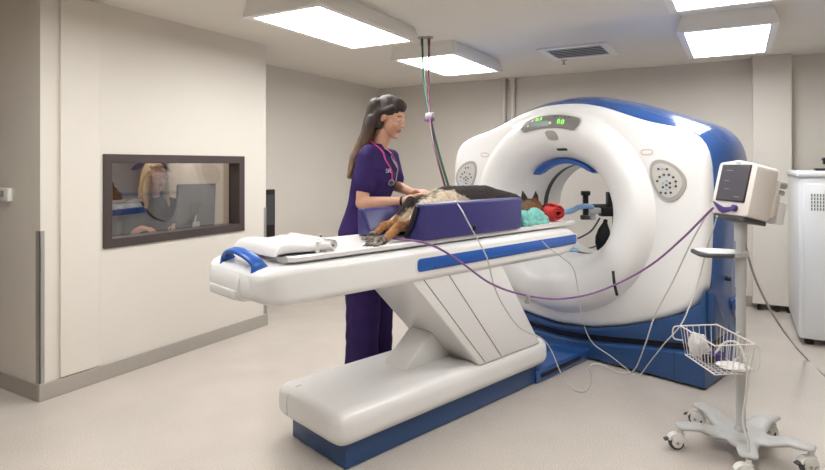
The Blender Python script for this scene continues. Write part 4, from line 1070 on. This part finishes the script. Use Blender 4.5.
# ================================================================== BREATHING MACHINE BEHIND THE BORE
def Q(px, py, d=5.0): return P(px, py, d)
an = thing('anesthesia_stand', Vector((Q(606, 0).x, Q(606, 0).y, 0)), 'dark anaesthesia stand with black breathing bag seen through the scanner opening', 'anaesthesia stand')
bm = newbm(); p0 = Q(615, 200); cyl(bm, (p0.x, p0.y, .04), (p0.x, p0.y, 1.25), .022); obj('pole', bm, 'black', an)
bm = newbm(); 
for k in range(4):
    a = math.radians(45 + 90 * k); cyl(bm, (p0.x, p0.y, .05), (p0.x + .28 * math.cos(a), p0.y + .28 * math.sin(a), .045), .02, .014); ball(bm, (p0.x + .28 * math.cos(a), p0.y + .28 * math.sin(a), .03), .03)
obj('base', bm, 'dgrey', an)
def pb(name, x0, y0, x1, y1, dep, m, d=5.0, bev=.006):
    a = Q(x0, y1, d); b = Q(x1, y0, d); c = (a + b) / 2; w = (x1 - x0) * d / FPX; h = (y1 - y0) * d / FPX
    bm = newbm(); t = newbm(); box(t, -w / 2, w / 2, -dep / 2, dep / 2, -h / 2, h / 2, bev, 2); merge(bm, t, Matrix.Translation(c) @ Matrix.Rotation(YAW, 4, 'Z')); return obj(name, bm, m, an)
pb('clamp_bar', 583, 191.5, 588, 219, .04, 'black'); pb('clamp_jaw', 581.5, 191, 589.5, 195.5, .06, 'black'); pb('clamp_jaw', 581, 215, 589, 219.5, .06, 'dgrey')
pb('cross_bar', 587, 204, 618, 207.5, .03, 'dgrey'); pb('valve_block', 600, 207, 618, 216, .1, 'black'); pb('absorber', 588, 208, 603, 213.5, .07, 'grey'); pb('fitting', 590, 213, 595, 220, .04, 'grey')
pb('side_panel', 607, 192, 617, 215, .08, 'black')
bm = newbm(); tb = newbm(); c = Q(603, 237.5, 5.0)
lathe(tb, [(.001, .165), (.018, .16), (.02, .13), (.05, .07), (.066, .0), (.06, -.06), (.035, -.12), (.012, -.155), (.001, -.158)], (0, 0, 0), 'z', 20)
merge(bm, tb, Matrix.Translation(c) @ Matrix.Rotation(math.radians(8), 4, 'Y') @ Matrix.Diagonal((1, .7, 1, 1))); obj('breathing_bag', bm, 'black', an)
bm = newbm(); tube(bm, [Q(600, 218), Q(592, 230), Q(583, 236, 4.95), Q(574, 240, 4.85)], .008, 8); obj('black_tube', bm, 'dgrey', an)
bm = newbm(); tube(bm, [Q(600, 244), Q(590, 248), Q(575, 249, 4.9)], .006, 8); obj('black_tube', bm, 'dgrey', an)
tube_p = [GM @ Vector((-2.175, 3.44, 1.03)), P(571, 211, 4.25), P(578, 207.5, 4.5), P(586, 206, 4.75), P(592, 207, 4.93)]
bm = newbm(); tube(bm, tube_p, lambda s: .019 + .0035 * math.sin(s * 170), 10, 24); obj('breathing_hose', bm, 'lblue', label='pale blue corrugated breathing hose leading from the dog through the opening', cat='hose')

# ================================================================== CONTROL ROOM BEHIND THE WINDOW
dk = thing('desk', (-4.0, 2.7, 0), 'dark counter under the viewing window in the control room', 'desk')
bm = newbm(); box(bm, -4.25, -3.6, 1.9, 3.44, .72, .755, .006, 2); obj('desk_top', bm, 'midgrey', dk)
for y in (1.95, 3.38):
    bm = newbm(); box(bm, -4.2, -3.65, y, y + .03, 0, .72, .003, 1); obj('leg_panel', bm, 'midgrey', dk)
dm = thing('desktop_monitor', (-3.80, 3.10, .755), 'back of a grey desktop computer monitor behind the window glass', 'computer monitor')
DM = Matrix.Translation((-3.80, 3.10, .755)) @ Matrix.Rotation(math.radians(64), 4, 'Z') @ Matrix.Rotation(math.radians(8), 4, 'X')
bm = newbm(); box(bm, -.15, .15, -.02, .012, .09, .46, .012, 3); obj('back_cover', bm, 'dgrey', dm, DM)
bm = newbm(); box(bm, -.05, .05, -.045, -.018, .16, .30, .01, 3); obj('stand_mount', bm, 'dgrey', dm, DM)
DM0 = Matrix.Translation((-3.80, 3.10, .755)) @ Matrix.Rotation(math.radians(64), 4, 'Z')
bm = newbm(); box(bm, -.025, .025, -.065, -.04, .0, .25, .005, 2, DM0); box(bm, -.11, .11, -.12, .08, 0, .012, .004, 2, DM0); obj('stand', bm, 'grey', dm)
bm = newbm(); cyl(bm, (.12, -.026, .435), (.12, -.019, .435), .014); obj('webcam', bm, 'black', dm, DM)
tubebm = newbm(); tube(tubebm, [(-3.76, 3.02, .80), (-3.72, 3.03, .9), (-3.73, 3.06, .96)], .006, 8); tube(tubebm, [(-3.76, 3.02, .80), (-3.70, 3.06, .86), (-3.7, 3.09, .78)], .006, 8); obj('data_cable', tubebm, 'cablew', dm)
cu_ = thing('backdrop', (-5.2, 3.37, 0), 'added dark brown wooden cupboard behind the seated woman in the control room', 'backdrop')  # added to darken the background so the seated woman stands out
bm = newbm(); box(bm, -6.0, -4.63, 3.34, 3.455, 0, 2.05, .004, 1); obj('carcass', bm, 'dbrown', cu_)
for k in range(2):
    bm = newbm(); box(bm, -5.98 + k * .67, -5.33 + k * .67, 3.325, 3.341, .05, 2.02, .003, 1); dr_ = obj('door', bm, 'dbrown', cu_)
    bm = newbm(); cyl(bm, (-5.36 + k * .1, 3.318, .95), (-5.36 + k * .1, 3.318, 1.1), .006); obj('handle', bm, 'steel', dr_)
SB = P(153, 165, 4.9); SB.z = .055
SM = Matrix.Translation(SB) @ Matrix.Rotation(math.radians(-12), 4, 'Z')
p2 = thing('person', (0, 0, 0), 'seated woman with long blonde hair and glasses in the control room', 'person', SM)
H2 = Matrix.Translation((.04, 0, 1.2)) @ Matrix.Rotation(math.radians(4), 4, 'Z')
def fl(x, y, z): return Vector((x, y, z))
bp2 = head_prims(H2) + [cap((0, 0, 1.0), (.02, 0, 1.12), .052, .05, SK), cap((-.01, -.15, .96), (-.01, .15, .96), .055, .055, SK), ell((0, 0, .85), (.1, .16, .18), SK), ell((-.02, 0, .65), (.1, .15, .16), SK), ell((-.02, 0, .55), (.12, .17, .1), SK),
      cap((0, -.19, .95), (.02, -.22, .7), .045, .037, SK), cap((.02, -.22, .7), (.1, -.14, .78), .036, .024, SK), cap((0, .19, .95), (.06, .22, .70), .045, .037, SK), cap((.06, .22, .7), (.14, .12, .78), .036, .024, SK),
      cap((0, -.09, .55), (.36, -.1, .52), .085, .06, SK), cap((.36, -.1, .52), (.34, -.1, .05), .055, .035, SK), cap((0, .09, .55), (.36, .1, .52), .085, .06, SK), cap((.36, .1, .52), (.34, .1, .05), .055, .035, SK),
      cap((.33, -.1, -.015), (.46, -.1, -.02), .036, .032, SK), cap((.33, .1, -.015), (.46, .1, -.02), .036, .032, SK)]
bp2 += hand_prims((.1, -.14, .78), (.18, -.11, .78), (0, 0, -1), 1, .9) + hand_prims((.14, .12, .78), (.22, .1, .78), (0, 0, -1), -1, .9)
organic('body', bp2, .006, 3, 'skin', p2, SM, soft=.004)
organic('shirt', [ell((0, 0, .85), (.125, .18, .2)), ell((-.02, 0, .65), (.125, .17, .16)), cap((-.01, -.15, .955), (-.01, .15, .955), .07, .07), cap((0, -.19, .95), (.02, -.22, .72), .06, .05), cap((0, .19, .95), (.06, .22, .72), .06, .05)], .009, 4, 'blackcloth', p2, SM, disp=folds)
organic('trousers', [cap((0, -.09, .55), (.36, -.1, .52), .1, .075), cap((.36, -.1, .52), (.34, -.1, .12), .072, .055), cap((0, .09, .55), (.36, .1, .52), .1, .075), cap((.36, .1, .52), (.34, .1, .12), .072, .055), ell((-.03, 0, .56), (.14, .18, .11))], .01, 3, 'blackcloth', p2, SM)
BLD = (196, 172, 138)
h2 = [ell((-.026, 0, .05), (.098, .084, .092), BLD, H2), ell((-.05, 0, .0), (.065, .08, .09), BLD, H2), ell((.03, 0, .092), (.06, .06, .03), BLD, H2)]
for s in (-1, 1):
    for k in range(3):
        h2 += [cap((.03 - .04 * k, s * .068, .04), (.03 - .045 * k, s * .085, -.1), .022, .026, BLD, H2), cap((.03 - .045 * k, s * .085, -.1), (.04 - .05 * k, s * .1, -.25), .026, .014, BLD, H2)]
organic('hair', h2, .006, 4, 'hair', p2, SM, soft=.004, disp=lambda c: .004 * noise.noise(Vector((c.x * 60, c.y * 60, c.z * 6))))
for sy in (1, -1):
    bm = newbm(); ball(bm, (.0795, sy * .030, .004), (.0105, .013, .0075), H2); e = obj('eye', bm, 'eye', p2, SM)
    bm = newbm(); ball(bm, (.0885, sy * .031, .002), (.003, .0055, .0055), H2); obj('iris', bm, 'iris', e, SM)
gl = thing('glasses', H2 @ Vector((.11, 0, 0)), 'dark framed glasses worn by the seated blonde woman', 'glasses', SM)
bm = newbm()
for sy in (1, -1):
    tube(bm, [H2 @ Vector((.108, sy * (.034 + .027 * math.cos(a)), .002 + .018 * math.sin(a))) for a in [2 * PI * j / 16 for j in range(17)]], .0022, 6, 2)
    tube(bm, [H2 @ Vector((.108, sy * .061, .006)), H2 @ Vector((.05, sy * .083, .008)), H2 @ Vector((-.0, sy * .088, .004))], .002, 6)
tube(bm, [H2 @ Vector((.108, -.008, .006)), H2 @ Vector((.112, 0, .009)), H2 @ Vector((.108, .008, .006))], .002, 6)
obj('frame', bm, 'black', gl, SM)
ch = thing('office_chair', (0, 0, -.055), 'office chair under the seated woman in the control room', 'chair', SM)
bm = newbm(); box(bm, -.24, .22, -.23, .23, .37, .44, .03, 3); obj('seat', bm, 'dgrey', ch, SM)
bm = newbm(); box(bm, -.27, -.21, -.21, .21, .55, .95, .025, 3); obj('backrest', bm, 'dgrey', ch, SM)
bm = newbm(); cyl(bm, (-.02, 0, .01), (-.02, 0, .38), .03); box(bm, -.25, -.2, -.03, .03, .38, .6, .005, 1)
obj('post', bm, 'black', ch, SM)
bm = newbm()
for k in range(5): a = 2 * PI * k / 5; cyl(bm, (-.02, 0, .015), (-.02 + .27 * math.cos(a), .27 * math.sin(a), .005), .02, .014); ball(bm, (-.02 + .27 * math.cos(a), .27 * math.sin(a), -.024), .03)
obj('star_base', bm, 'black', ch, SM)
t = thing('control_room_light', (-4.7, 2.6, ZC), 'lit ceiling light in the control room', 'ceiling light')
bm = newbm(); box(bm, -5.0, -4.4, 2.3, 2.9, ZC - .05, ZC, .003, 1); obj('housing', bm, 'fixt', t, smooth=False)
bm = newbm(); box(bm, -4.95, -4.45, 2.35, 2.85, ZC - .055, ZC - .051); obj('diffuser', bm, 'diff2', t, smooth=False)

# ================================================================== CAMERA, WORLD
cam = bpy.data.cameras.new('camera'); co = bpy.data.objects.new('camera', cam); COL.objects.link(co)
co.location = (0, 0, HC); co.rotation_euler = (PI / 2, 0, YAW)
cam.sensor_fit = 'HORIZONTAL'; cam.sensor_width = 36; cam.lens = FPX / 825 * 36; cam.shift_y = -70 / 825; cam.clip_start = .05
sc = bpy.context.scene; sc.camera = co
w = bpy.data.worlds.new('world'); sc.world = w; w.use_nodes = True
w.node_tree.nodes['Background'].inputs['Color'].default_value = (.9, .88, .85, 1); w.node_tree.nodes['Background'].inputs['Strength'].default_value = .02
vs = sc.view_settings; vs.view_transform = 'Standard'; vs.look = 'None'; vs.exposure = 1.3; vs.gamma = 1; vs.use_curve_mapping = False
